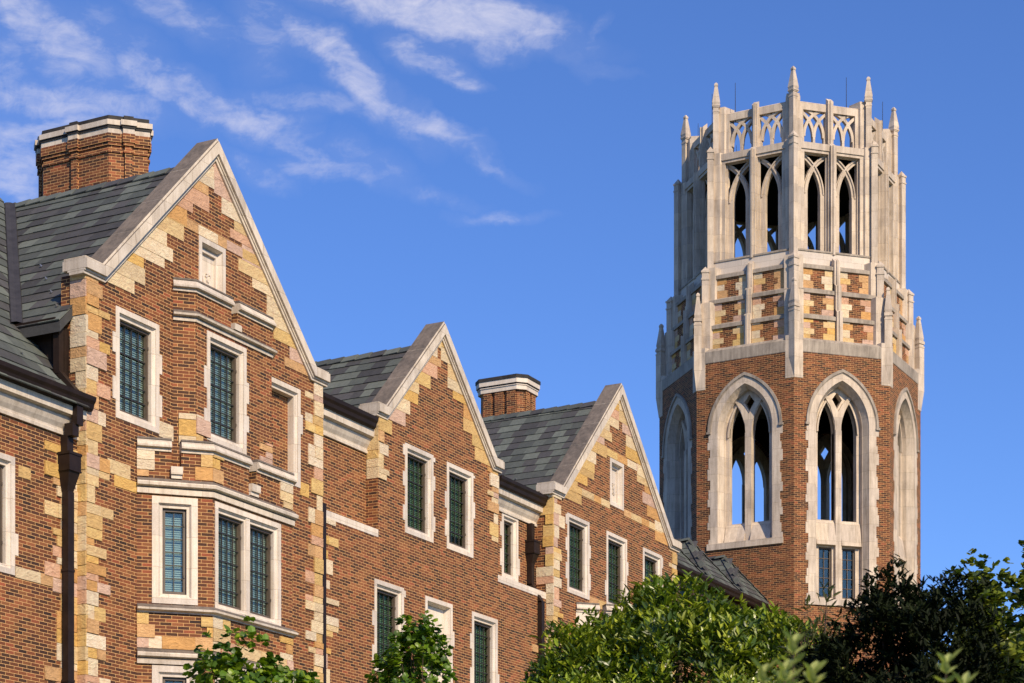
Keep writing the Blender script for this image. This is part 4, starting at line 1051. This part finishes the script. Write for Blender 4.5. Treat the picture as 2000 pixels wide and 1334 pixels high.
f = face(RS)
faces_long = []
def build_face(long_):
    """brick wall of one shaft face and its lancet"""
    vb = 13.82 if long_ else 15.95
    vs = 20.10
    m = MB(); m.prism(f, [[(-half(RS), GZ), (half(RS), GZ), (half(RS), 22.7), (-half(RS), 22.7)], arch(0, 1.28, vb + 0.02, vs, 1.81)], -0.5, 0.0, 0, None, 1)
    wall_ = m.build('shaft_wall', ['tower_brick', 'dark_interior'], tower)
    m = MB()
    m.prism(f, [arch(0, 1.30, vb, vs, 1.83), arch(0, 1.02, vb + 0.2, vs, 1.55)], -0.2, 0.018)
    z = vb + 0.05; rnd = random.Random(77)
    k = 0
    while z < vs - 0.15:
        h = rnd.choice([0.27, 0.33, 0.40]); e = (0.06, 0.02, 0.10)[k % 3]
        h = min(h, vs - z)
        if e > 0.03: m.box(f, -1.30 - e, -1.29, z, z + h - 0.01, -0.06, 0.015)
        e2 = (0.10, 0.05, 0.0)[k % 3]
        if e2 > 0.03: m.box(f, 1.29, 1.30 + e2, z, z + h - 0.01, -0.06, 0.015)
        z += h; k += 1
    A = arch(0, 1.02, vb + 0.2, vs, 1.55); B = arch(0, 0.88, vb + 0.25, vs, 1.42)
    m.ring(f, A, 0.0, B, -0.26)
    m.prism(f, [arch(0, 1.04, vb + 0.18, vs, 1.58), B], -0.46, -0.24)
    m.box(f, -1.42, 1.42, vb - 0.02, vb + 0.2, -0.2, 0.06)
    win = m.build('lancet_window', ['tower_stone', 'tower_coping'], tower)
    # hood
    m = MB(); m.prism(f, [arcband(1.30, 0.085, vs, 1.83)], -0.05, 0.065); m.prism(f, [arcband(1.27, 0.05, vs, 1.80)], -0.05, 0.035)
    for s_ in (-1, 1): m.box(f, s_ * 1.35 - 0.075, s_ * 1.35 + 0.075, vs - 0.08, vs + 0.0, -0.05, 0.08)
    m.build('hood_mould', 'tower_coping', win)
    # tracery plate
    m = MB(); lo = 16.87
    lights_ = [arch(-0.43, 0.315, lo, 19.93, 1.04), arch(0.43, 0.315, lo, 19.93, 1.04)]
    dia = [(0, 20.78), (0.19, 21.10), (0, 21.36), (-0.19, 21.10)]
    extra = [rect(-0.70, -0.20, 14.16, 15.92), rect(0.20, 0.70, 14.16, 15.92)] if long_ else []
    outer_ = arch(0, 0.90, vb + 0.1, vs, 1.45)
    m.prism(f, [outer_] + lights_ + [dia] + extra, -0.66, -0.42)
    # raised ribs
    for s_ in (-1, 1):
        o_ = arch(s_ * 0.43, 0.37, 19.93, 19.93, 1.14)[2:]; i_ = arch(s_ * 0.43, 0.315, 19.93, 19.93, 1.04)[2:]
        m.prism(f, [o_ + i_[::-1]], -0.5, -0.36)
    m.box(f, -0.115, 0.115, (16.0 if not long_ else 14.0), 20.0, -0.6, -0.29)
    m.prism(f, [[(p_[0], p_[1] - 0.19) for p_ in [(-0.115, 20.18), (0.115, 20.18), (0.13, 20.5), (0.30, 21.02), (0.52, 21.35), (0.44, 21.42), (0.18, 21.14), (0, 20.84), (-0.18, 21.14), (-0.44, 21.42), (-0.52, 21.35), (-0.30, 21.02), (-0.13, 20.5)]]], -0.6, -0.33)
    for s_ in (-1, 1):                    # sloped apron under each light
        a, b2 = (0.115, 0.86) if s_ > 0 else (-0.86, -0.115)
        m.add([f.p(a, 16.87, -0.44), f.p(b2, 16.87, -0.44), f.p(b2, 16.75, -0.36), f.p(a, 16.75, -0.36), f.p(a, 15.98, -0.10 if not long_ else -0.24), f.p(b2, 15.98, -0.10 if not long_ else -0.24), f.p(a, 15.98, -0.5), f.p(b2, 15.98, -0.5)],
              [(0, 1, 2, 3), (3, 2, 5, 4), (4, 5, 7, 6), (0, 6, 7, 1), (0, 3, 4, 6), (1, 7, 5, 2)])
    m.build('tracery', 'tower_stone', win)
    if long_:
        for s_ in (-1, 1):
            a, b2 = (0.20, 0.70) if s_ > 0 else (-0.70, -0.20)
            c = MB(); c.prism(f, [rect(a, b2, 14.16, 15.92), rect(a + 0.05, b2 - 0.05, 14.21, 15.87)], -0.6, -0.5)
            c.box(f, (a + b2) / 2 - 0.01, (a + b2) / 2 + 0.01, 14.19, 15.89, -0.56, -0.53)
            for k in range(1, 5): c.box(f, a + 0.04, b2 - 0.04, 14.19 + 1.7 * k / 5 - 0.01, 14.19 + 1.7 * k / 5 + 0.01, -0.56, -0.531)
            c.build('casement', 'casement_bronze', win)
            c = MB(); c.box(f, a + 0.01, b2 - 0.01, 14.17, 15.91, -0.575, -0.565); c.build('pane', 'blue_glass', win)
            c = MB(); c.box(f, a - 0.02, b2 + 0.02, 14.1, 15.98, -0.8, -0.7); c.build('backing', 'dark_interior', win)
    return wall_, win
wl, winl = build_face(True); ws, wins = build_face(False)
# facing directions: -X, -X+Y, are the short ones; diagonal towards the camera and -Y the long ones
for k in range(8):
    ang = k * pi / 4
    short = k in (4, 3)
    srcs = (ws, wins) if short else (wl, winl)
    if k == 0:
        for o_ in (wl, winl): o_.rotation_euler = (0, 0, 0)
    elif k == 3:
        for o_ in (ws, wins): o_.rotation_euler = (0, 0, ang)
    else:
        for o_ in srcs: copy_part(o_, tower, ang)

def octring(mb, prof, R, mat=0): mb.sweep(octo(R), prof, True, mat)
# big band at shaft head
m = MB(); octring(m, [(-0.5, 22.53), (0.008, 22.53), (0.015, 22.55), (0.015, 22.93), (-0.14, 23.06), (-0.5, 23.06)], RS)
m.build('stone_band', ['tower_coping'], tower)
# belfry floor and roofs
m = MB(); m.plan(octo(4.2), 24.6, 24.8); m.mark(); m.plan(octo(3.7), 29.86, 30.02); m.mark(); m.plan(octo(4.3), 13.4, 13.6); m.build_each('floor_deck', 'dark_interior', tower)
# three stepped tiers of brick with stone blocks
TIER = [(4.42, 23.04, 23.80, 24.00), (4.31, 23.98, 24.73, 24.93), (4.20, 24.91, 25.62, 25.81)]
m = MB()
for R, z0, z1, z2 in TIER: m.mark(); octring(m, [(-0.3, z0), (0, z0), (0, z1), (-0.3, z1)], R)
m.build_each('tier_wall', 'tower_brick', tower)
m = MB()
for R, z0, z1, z2 in TIER: m.mark(); octring(m, [(-0.3, z1 - 0.005), (0.07, z1 - 0.005), (0.07, z1 + 0.12), (-0.12, z2 + 0.02), (-0.3, z2 + 0.02)], R)
m.mark(); octring(m, [(-0.3, 26.28), (0.05, 26.28), (0.05, 26.34), (-0.1, 26.40), (-0.3, 26.40)], 4.00)
m.build_each('tier_coping', ['tower_coping', 'tower_stone'], tower)
m = MB(); octring(m, [(-0.3, 25.78), (0.0, 25.78), (0.0, 26.28), (-0.3, 26.28)], 4.02); m.build('plain_stone_course', 'tower_panel', tower)
# per-face parts above the shaft: build once, then copy round
RB, RP = 3.90, 3.64
fb = face(RB); fp = face(RP)
def pilaster(m, R, z0, z1, wd=0.11, out_=0.13, slope=True):
    m.mark(); ft = face(R); m.box(ft, -wd, wd, z0, z1, -0.1, out_)
    m.prism(ft, [[(-0.035, z0), (0.035, z0), (0.035, z1 + 0.02), (-0.035, z1 + 0.02)]], out_ - 0.02, out_ + 0.05)
    if slope: m.add([ft.p(-wd, z1, out_), ft.p(wd, z1, out_), ft.p(wd, z1, -0.08), ft.p(-wd, z1, -0.08), ft.p(-wd, z1 + 0.16, -0.08), ft.p(wd, z1 + 0.16, -0.08)], [(0, 1, 5, 4), (0, 4, 3), (1, 2, 5), (3, 4, 5, 2), (0, 3, 2, 1)])
qm = MB(); pm = MB()
for ti, (R, z0, z1, z2) in enumerate(TIER):
    ft = face(R); rnd = random.Random(200 + ti)
    H = half(R)
    for (ue, sg) in ((-H + 0.30, 1), (-0.13, -1), (0.13, 1), (H - 0.30, -1)):
        z = z0 + 0.02; kk = rnd.randint(0, 1); qm.mark()
        while z < z1 - 0.02:
            h = min(rnd.choice([0.203, 0.203, 0.271]), z1 - z); wd = (0.30, 0.44)[kk % 2] + rnd.uniform(-0.03, 0.03)
            a, b2 = sorted((ue, ue + sg * wd)); qm.box(ft, a, b2, z, z + h - 0.006, -0.05, 0.012, 0, stone_col(rnd)); z += h; kk += 1
    pilaster(pm, R, z0 - 0.02, z2 + 0.10 if ti < 2 else z2 + 0.12)
tq = qm.build_each('tier_quoins', 'sandstone', tower)
# belfry panel
m = MB(); HB = half(RB)
ha = [(-1.07, -0.15), (0.15, 1.07)]
m.prism(fb, [[(-HB, 26.34), (HB, 26.34), (HB, 30.0), (-HB, 30.0)]] + [rect(a, b2, 26.38, 29.80) for a, b2 in ha], -0.13, 0.0)
for a, b2 in ha:
    wL = b2 - a; a1, b1 = a + 0.05, b2 - 0.05
    m.prism(fb, [rect(a - 0.02, b2 + 0.02, 26.36, 29.86), rect(a1, b1, 26.38, 29.77)], -0.2, -0.12)
    uc = (a1 + b1) / 2; hw = (b1 - a1) / 2; vs = 28.43; rib = 0.165
    m.box(fb, a1, a1 + rib, 26.36, vs + 0.02, -0.42, -0.2); m.box(fb, b1 - rib, b1, 26.36, vs + 0.02, -0.42, -0.2)
    rho = 1.65
    for s_ in (-1, 1):
        am = math.acos((rho - 2 * hw + rib * 0.2) / rho)
        cx = uc - s_ * (hw - rho) if False else uc + s_ * (rho - hw)
        outp = []; inp = []
        for k in range(15):
            an = am * k / 14; outp.append((cx - s_ * rho * cos(an), vs + rho * sin(an))); inp.append((cx - s_ * (rho - rib) * cos(an), vs + (rho - rib) * sin(an)))
        def clip(p): return (min(max(p[0], a1 - 0.01), b1 + 0.01), min(p[1], 29.80))
        lp = [clip(p) for p in outp + inp[::-1]]
        dd = 0.015 if s_ > 0 else 0
        m.prism(fb, [lp], -0.40 - dd, -0.22 + dd)
        o2 = [(cx - s_ * (rho - 0.03) * cos(am * k / 14), vs + (rho - 0.03) * sin(am * k / 14)) for k in range(15)]
        i2 = [(cx - s_ * (rho - 0.075) * cos(am * k / 14), vs + (rho - 0.075) * sin(am * k / 14)) for k in range(15)]
        m.prism(fb, [[clip(p) for p in o2 + i2[::-1]]], -0.3, -0.17 + dd)
m.box(fb, -HB, HB, 29.90, 30.13, -0.35, 0.04)
bp_ = m.build('belfry_panel', ['tower_stone', 'tower_coping'], tower)
pilaster(pm, RB, 26.24, 30.06, 0.105, 0.12)
# parapet panel
m = MB(); HPp = half(RP); pa = [(-1.0, -0.13), (0.13, 1.0)]
m.prism(fp, [[(-HPp, 30.05), (HPp, 30.05), (HPp, 31.63), (-HPp, 31.63)]] + [rect(a, b2, 30.16, 31.38) for a, b2 in pa], -0.22, 0.0)
m.add([fp.p(-HPp, 31.63, 0.0), fp.p(HPp, 31.63, 0.0), fp.p(HPp, 31.67, -0.05), fp.p(-HPp, 31.67, -0.05), fp.p(HPp, 31.67, -0.22), fp.p(-HPp, 31.67, -0.22), fp.p(HPp, 31.62, -0.22), fp.p(-HPp, 31.62, -0.22)], [(0, 1, 2, 3), (3, 2, 4, 5), (5, 4, 6, 7)])
for a, b2 in pa:
    wq = b2 - a; vs = 30.48; rib = 0.085; step = wq / 2; rho = 1.05; um = (a + b2) / 2
    m.box(fp, a, a + 0.06, 30.14, vs, -0.2, -0.06); m.box(fp, b2 - 0.06, b2, 30.14, vs, -0.2, -0.06); m.box(fp, um - 0.045, um + 0.045, 30.14, vs, -0.2, -0.05)
    for (st, s_) in ((a, 1), (um - 0.045, 1), (um + 0.045, -1), (b2, -1)):
        pts_o = []; pts_i = []
        am_ = math.asin(min(0.99, (31.40 - vs) / (rho - rib - 0.02)))
        for k in range(15):
            an = am_ * k / 14
            def q2(r_): return (st + s_ * (rho - r_ * cos(an)), vs + r_ * sin(an))
            pts_o.append(q2(rho)); pts_i.append(q2(rho - rib - 0.02))
        def clip2(p): return (min(max(p[0], a), b2), min(p[1], 31.39))
        lp = [clip2(p) for p in pts_o + pts_i[::-1]]
        ded = []
        for p in lp:
            if not ded or (abs(p[0] - ded[-1][0]) + abs(p[1] - ded[-1][1]) > 1e-4): ded.append(p)
        dd = 0.008 * (1 if s_ > 0 else 0)
        m.prism(fp, [ded], -0.19 - dd, -0.065 + dd)
pp_ = m.build('parapet_panel', ['tower_stone', 'tower_coping'], tower)
pilaster(pm, RP, 30.06, 31.73, 0.10, 0.12)
pl_ = pm.build_each('pilaster', ['tower_stone', 'tower_coping'], tower)
for o_ in tq + pl_ + [bp_, pp_]:
    for k in range(1, 8): copy_part(o_, tower, k * pi / 4)

# buttress on one corner (direction +x), copied to the eight corners
def chev(R, nose, L, th):                  # plan of wings hugging the corner
    a = T22
    d1_ = (-sin(a), cos(a)); d2_ = (-sin(a), -cos(a))
    o_ = (R + th / cos(a), 0)
    w1_ = (o_[0] + d1_[0] * L, o_[1] + d1_[1] * L); w2_ = (o_[0] + d2_[0] * L, o_[1] + d2_[1] * L)
    b1_ = (w1_[0] - 0.5, w1_[1] - 0.0); b2_ = (w2_[0] - 0.5, w2_[1])
    return [b2_, w2_, o_, w1_, b1_]
def sq(cx, h): return [(cx - h, 0), (cx, -h), (cx + h, 0), (cx, h)]
m = MB()
# wings
m.plan(chev(4.42, 0, 0.36, 0.13), 23.0, 24.75); m.plan(chev(4.74, 0, 0.33, 0.035), 21.62, 23.1)
m.plan(chev(4.20, 0, 0.36, 0.12), 23.9, 26.03)
m.plan(chev(RB, 0, 0.30, 0.09), 25.9, 30.18); m.plan(chev(RP, 0, 0.27, 0.09), 30.0, 31.80)
m.plan(chev(RP, 0, 0.25, 0.05), 31.78, 31.9)
bt = m.build('buttress', ['tower_stone', 'tower_coping'], tower)
m = MB()
def post(cx, h, z0, z1): m.mark(); m.plan(sq(cx, h), z0, z1)
# lower post with its inverted foot and attached pinnacle
post(4.70, 0.19, 22.35, 23.98)
n_ = len(m.v); m.v += [(4.70 + 0.19, 0, 22.35), (4.70, -0.19, 22.35), (4.70, 0.19, 22.35), (4.78, 0, 21.62), (4.48, 0, 22.35)]
for fc in ((0, 1, 3), (0, 3, 2), (1, 4, 3), (2, 3, 4), (0, 2, 4, 1)): m.f.append(tuple(n_ + i for i in fc)); m.m.append(0); m.c.append(None)
m.plan(sq(4.70, 0.205), 23.92, 23.98); m.plan(sq(4.70, 0.21), 24.06, 24.16); m.plan(sq(4.70, 0.17), 23.98, 24.06)
post(4.33, 0.17, 23.6, 25.95); m.plan(sq(4.33, 0.20), 25.60, 25.66); m.plan(sq(4.33, 0.205), 25.86, 25.93)
post(4.07, 0.155, 25.6, 30.26); m.plan(sq(4.07, 0.18), 29.94, 29.99); m.plan(sq(4.07, 0.185), 30.18, 30.24)
post(3.80, 0.14, 29.6, 32.0); m.plan(sq(3.79, 0.165), 31.70, 31.75); m.plan(sq(3.79, 0.175), 31.86, 31.93)
ps = m.build_each('corner_post', 'tower_stone', bt)
m = MB()
def obelisk(cx, h, z0, z1):
    m.mark(); m.plan(sq(cx, h * 1.18), z0, z0 + 0.05); m.plan(sq(cx, h), z0 + 0.05, z0 + 0.14, 0, None, 1.15); m.plan(sq(cx, h * 1.15), z0 + 0.14, z1 - 0.07, 0, None, 0.36)
    m.plan(sq(cx, h * 0.56), z1 - 0.08, z1 - 0.02); m.plan(sq(cx, h * 0.56), z1 - 0.02, z1 + 0.05, 0, None, 0.3)
obelisk(4.69, 0.165, 24.14, 25.05); obelisk(3.79, 0.17, 31.90, 32.72)
m.mark('post_cap'); m.plan(sq(4.33, 0.185), 25.93, 26.10, 0, None, 0.05); m.mark('post_cap'); m.plan(sq(4.07, 0.17), 30.24, 30.42, 0, None, 0.05)
pn_ = m.build_each('pinnacle', 'tower_stone', bt)
bt.rotation_euler = (0, 0, T22)
for k in range(1, 8): copy_part(bt, tower, T22 + k * pi / 4)
# lightning rods
m = MB(); m.tube([(0, 0, 31.3), (0, 0, 32.72)], [0.014, 0.008], 6)
lr0 = m.build('lightning_rod', 'lead', tower)
lr0.location = (3.4 * cos(pi), 3.4 * sin(pi), 0)
for k in (1, 2, 3, 5, 6, 7): copy_part(lr0, tower, None, (3.4 * cos(pi / 4 * k + 0.2), 3.4 * sin(pi / 4 * k + 0.2), 0))
lr0.location = (-3.3, 0.8, 0)

# ================================================================== TREES
def wpos(px, py, t):                      # a spot in the world t metres ahead of the lens
    r = (px - 1000) / FPX; p = V3((0, CAMY, 0)) + (FWD + RGT * r) * t; p.z = (1960 - py) * t / FPX
    return p
def leafpoly(mb, P, D, U, L, W, col_, kind):
    """one leaf at P pointing along D with upper side U"""
    D = D.normalized(); S = D.cross(U)
    if S.length < 1e-3: S = D.orthogonal()
    S.normalize(); U = S.cross(D).normalized()
    if kind == 'blade':
        a, b1, b2, c1, c2, e = P, P + D * L * .32 + S * W * .45 + U * L * .05, P + D * L * .32 - S * W * .45 + U * L * .05, P + D * L * .7 + S * W * .36 + U * L * .04, P + D * L * .7 - S * W * .36 + U * L * .04, P + D * L - U * L * .04
        m1 = P + D * L * .5 - U * W * .10
        mb.add([a, b1, c1, e, c2, b2, m1], [(0, 1, 6), (1, 2, 6), (2, 3, 6), (3, 4, 6), (4, 5, 6), (5, 0, 6)], 0, col_)
    else:
        pts = [(0, 0), (.06, .30), (.16, .52), (.42, .46), (.64, .54), (.78, .34), (1.0, .14), (1.0, -.14), (.78, -.34), (.64, -.54), (.42, -.46), (.16, -.52), (.06, -.30)]
        vs = [P + D * (x * L) + S * (y * W) - U * (abs(y) * W * .25 + x * x * L * .12) for x, y in pts]; c = P + D * L * .42
        n = len(pts); mb.add(vs + [c], [(i, (i + 1) % n, n) for i in range(n)], 0, col_)

def rv(rnd): 
    while True:
        p = V3((rnd.uniform(-1, 1), rnd.uniform(-1, 1), rnd.uniform(-1, 1)))
        if p.length < 1: return p
def foliage(mb, tw, centre, rad, n, per, L, W, cols_, kind, seed, shell=0.45, amp=0.35, fr=1.1, zmin=-1.0, up=0.5):
    """clusters of leaves through the crown; an uneven outline comes from noise on the radius"""
    rnd = random.Random(seed); off = V3((seed * 3.1, seed * 1.7, 0)); tips = []
    k = 0
    while k < n:
        d = rv(rnd); 
        if d.length < 0.05: continue
        r = d.length ** 0.55; d.normalize()
        if r < shell: continue
        if d.z < zmin: continue
        s = 1.0 + amp * noise.noise(d * fr * 2.0 + off) * 1.6 + amp * 0.5 * noise.noise(d * fr * 5.5 + off)
        P = V3(centre) + V3((d.x * rad[0], d.y * rad[1], d.z * rad[2])) * (r * s)
        if noise.noise(P * 1.35 + off) < -0.22 and r > 0.62: k += 0.34; continue
        k += 1; tips.append(P)
        ax = (d + V3((0, 0, up)) + rv(rnd) * 0.5).normalized()
        base = rnd.choice(cols_); kk = rnd.uniform(0.7, 1.25)
        for j in range(per):
            an = j * 2.4 + rnd.random(); o_ = ax.orthogonal().normalized(); o2 = ax.cross(o_)
            dr = (ax * rnd.uniform(0.3, 1.0) + (o_ * cos(an) + o2 * sin(an)) * rnd.uniform(0.6, 1.1)).normalized()
            s2 = rnd.uniform(0.7, 1.15); kc = kk * rnd.uniform(0.8, 1.2)
            c = (base[0] * kc, base[1] * kc, base[2] * kc)
            U = (ax + V3((0, 0, 0.6)) + rv(rnd) * 0.7).normalized()
            leafpoly(mb, P + rv(rnd) * L * 0.6, dr, U, L * s2, W * s2, c, kind)
    return tips
def tree(name, label, cat, base, height, centre, rad, n, per, L, W, cols_, mat, kind, seed, tr=0.12, limbs=16, group=None, **kw):
    root = empty(name, (base.x, base.y, GZ), label, cat, group)
    mb = MB(); c = V3((0, 0, centre - GZ)); tips = foliage(mb, None, c, rad, n, per, L, W, cols_, kind, seed, **kw)
    mb.build('foliage', mat, root, recalc=False)
    rnd = random.Random(seed + 1); m = MB()
    top = V3((0, 0, centre - GZ + rad[2] * 0.55)); pts = [V3((0.0, 0, 0))]
    for k in range(1, 7): pts.append(V3((rnd.uniform(-.06, .06), rnd.uniform(-.06, .06), 0)) * (k * 0.6) + V3((0, 0, top.z * k / 6)))
    m.tube(pts, [tr * (1 - 0.8 * k / 6) for k in range(7)], 8); m.build('trunk', 'bark', root)
    m = MB()
    for k in range(limbs):
        tip = rnd.choice(tips); s0 = pts[rnd.randint(2, 5)]
        if tip.z < s0.z: s0 = pts[2]
        md = (s0 + tip) / 2 + V3((rnd.uniform(-.1, .1), rnd.uniform(-.1, .1), -0.12 * rad[2]))
        q1 = s0.lerp(md, 0.5) + rv(rnd) * 0.05
        m.tube([s0, q1, md, md.lerp(tip, 0.5) + rv(rnd) * 0.05, tip], [tr * .32, tr * .26, tr * .18, tr * .1, 0.006], 5)
    m.build('branches', 'bark', root)
    return root
GR = [(0.17, 0.26, 0.014), (0.11, 0.20, 0.013), (0.05, 0.11, 0.012), (0.23, 0.32, 0.018), (0.08, 0.155, 0.012)]
p = wpos(478, 1334, 33)
tree('young_tree', 'young broad leaved tree in front of the large bay', 'tree', p, 7, (1960 - 1365) / FPX * 33, (0.80, 0.80, 0.98), 620, 5, 0.105, 0.11, GR, 'leaf', 'lobed', 21, tr=0.05, limbs=26, amp=0.42, shell=0.2)
p = wpos(812, 1334, 38)
tree('young_tree', 'young broad leaved tree before the carved stone panel', 'tree', p, 7, (1960 - 1345) / FPX * 38, (0.66, 0.66, 1.22), 640, 5, 0.105, 0.11, GR[:3] + [GR[4]], 'leaf', 'lobed', 24, tr=0.05, limbs=26, amp=0.32, shell=0.2)
MG = [(0.19, 0.245, 0.017), (0.12, 0.175, 0.013), (0.08, 0.13, 0.010), (0.28, 0.32, 0.022), (0.05, 0.09, 0.010), (0.20, 0.27, 0.015)]
p = wpos(1348, 1400, 30)
tree('magnolia_tree', 'bushy sunlit magnolia tree with yellow green leaves before the far gable', 'tree', p, 7, (1960 - 1395) / FPX * 30, (2.2, 2.2, 1.72), 6600, 6, 0.165, 0.058, MG, 'leaf_glossy', 'blade', 5, tr=0.12, limbs=30, amp=0.24, shell=0.5, up=1.4, zmin=-0.75)
p = wpos(1130, 1500, 29)
tree('magnolia_tree', 'lower sunlit magnolia bush at the left foot of the taller magnolia', 'tree', p, 7, (1960 - 1490) / FPX * 29, (1.0, 1.2, 1.55), 2300, 6, 0.165, 0.058, MG, 'leaf_glossy', 'blade', 6, tr=0.1, limbs=14, amp=0.24, shell=0.5, up=1.4, zmin=-0.75)
DK_SHADE = [(0.009, 0.015, 0.0035), (0.006, 0.010, 0.003), (0.014, 0.021, 0.0045), (0.007, 0.012, 0.003)]  # shade on the evergreens is put into these near-black leaf colours
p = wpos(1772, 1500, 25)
tree('shaded_evergreen_tree', 'evergreen tree, shade coloured into its near-black leaves, in front of the tower foot', 'tree', p, 7, (1960 - 1440) / FPX * 25, (1.02, 1.35, 1.72), 6000, 6, 0.125, 0.042, DK_SHADE, 'leaf_shade', 'blade', 13, tr=0.14, limbs=40, amp=0.25, shell=0.3, up=1.0, zmin=-0.8)
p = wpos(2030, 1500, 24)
tree('shaded_evergreen_tree', 'shade-coloured evergreen tree cut off by the right edge of the photo', 'tree', p, 7, (1960 - 1575) / FPX * 24, (1.0, 1.2, 1.5), 3800, 6, 0.125, 0.042, DK_SHADE, 'leaf_shade', 'blade', 17, tr=0.12, limbs=20, amp=0.2, shell=0.3, up=1.0, zmin=-0.8)
p = wpos(1600, 1330, 27)
tree('thin_shrub', 'sparse thin leaved shrub left of the shaded evergreen', 'shrub', p, 6, (1960 - 1285) / FPX * 27, (0.36, 0.4, 0.68), 95, 5, 0.17, 0.035, [(0.07, 0.085, 0.02), (0.045, 0.055, 0.018), (0.10, 0.11, 0.03)], 'leaf', 'blade', 31, tr=0.02, limbs=30, amp=0.35, shell=0.1)
BT = [(0.14, 0.18, 0.018), (0.08, 0.12, 0.014), (0.04, 0.065, 0.011), (0.19, 0.22, 0.02)]
p = wpos(2010, 1300, 58)
tree('maple_tree', 'loose crowned green tree rising behind the shaded evergreens', 'tree', p, 14, (1960 - 1325) / FPX * 58, (1.45, 1.6, 2.85), 2100, 6, 0.19, 0.18, BT, 'leaf', 'lobed', 41, tr=0.22, limbs=60, amp=0.55, shell=0.25, fr=1.5)
p = wpos(1912, 1400, 62)
tree('maple_tree', 'lower loose crowned green tree left of the taller one', 'tree', p, 12, (1960 - 1305) / FPX * 62, (0.62, 0.9, 2.7), 800, 6, 0.19, 0.18, BT, 'leaf', 'lobed', 44, tr=0.15, limbs=40, amp=0.5, shell=0.2, fr=1.5)
# pale sprigs close to the lens
def sprig(px, py, t, n, label, seed):
    p = wpos(px, py, t); rnd = random.Random(seed); root = empty('pale_shrub', (p.x, p.y, GZ), label, 'shrub', 'pale green shrubs close to the lens')
    m = MB(); st = MB()
    for k in range(n):
        x = rnd.uniform(-0.22, 0.22) if k else 0.0; top = p.z - GZ - (rnd.uniform(0.03, 0.17) if k else 0.0)
        q = V3((x, rnd.uniform(-.15, .15), top)); st.tube([V3((x * 0.3, 0, 0)), V3((x * 0.7, q.y * .5, top * 0.6)), q], [0.012, 0.008, 0.003], 5)
        for j in range(9):
            an = j * 2.39; lv = q - V3((0, 0, 0.045 * (j // 3))); el = 0.9 - 0.055 * j
            D = V3((cos(an) * cos(el), sin(an) * cos(el), sin(el))); kk = rnd.uniform(0.85, 1.15)
            leafpoly(m, lv, D, V3((0, 0, 1)), rnd.uniform(0.075, 0.11), 0.05, (0.36 * kk, 0.40 * kk, 0.13 * kk), 'blade')
    m.build('foliage', 'leaf', root, recalc=False); st.build('stem', 'bark', root)
sprig(1520, 1262, 10, 8, 'pale green leafy shrub close to the lens below the magnolia', 3)
sprig(1815, 1300, 10, 3, 'pale green sprig close to the lens below the shaded evergreen', 8)
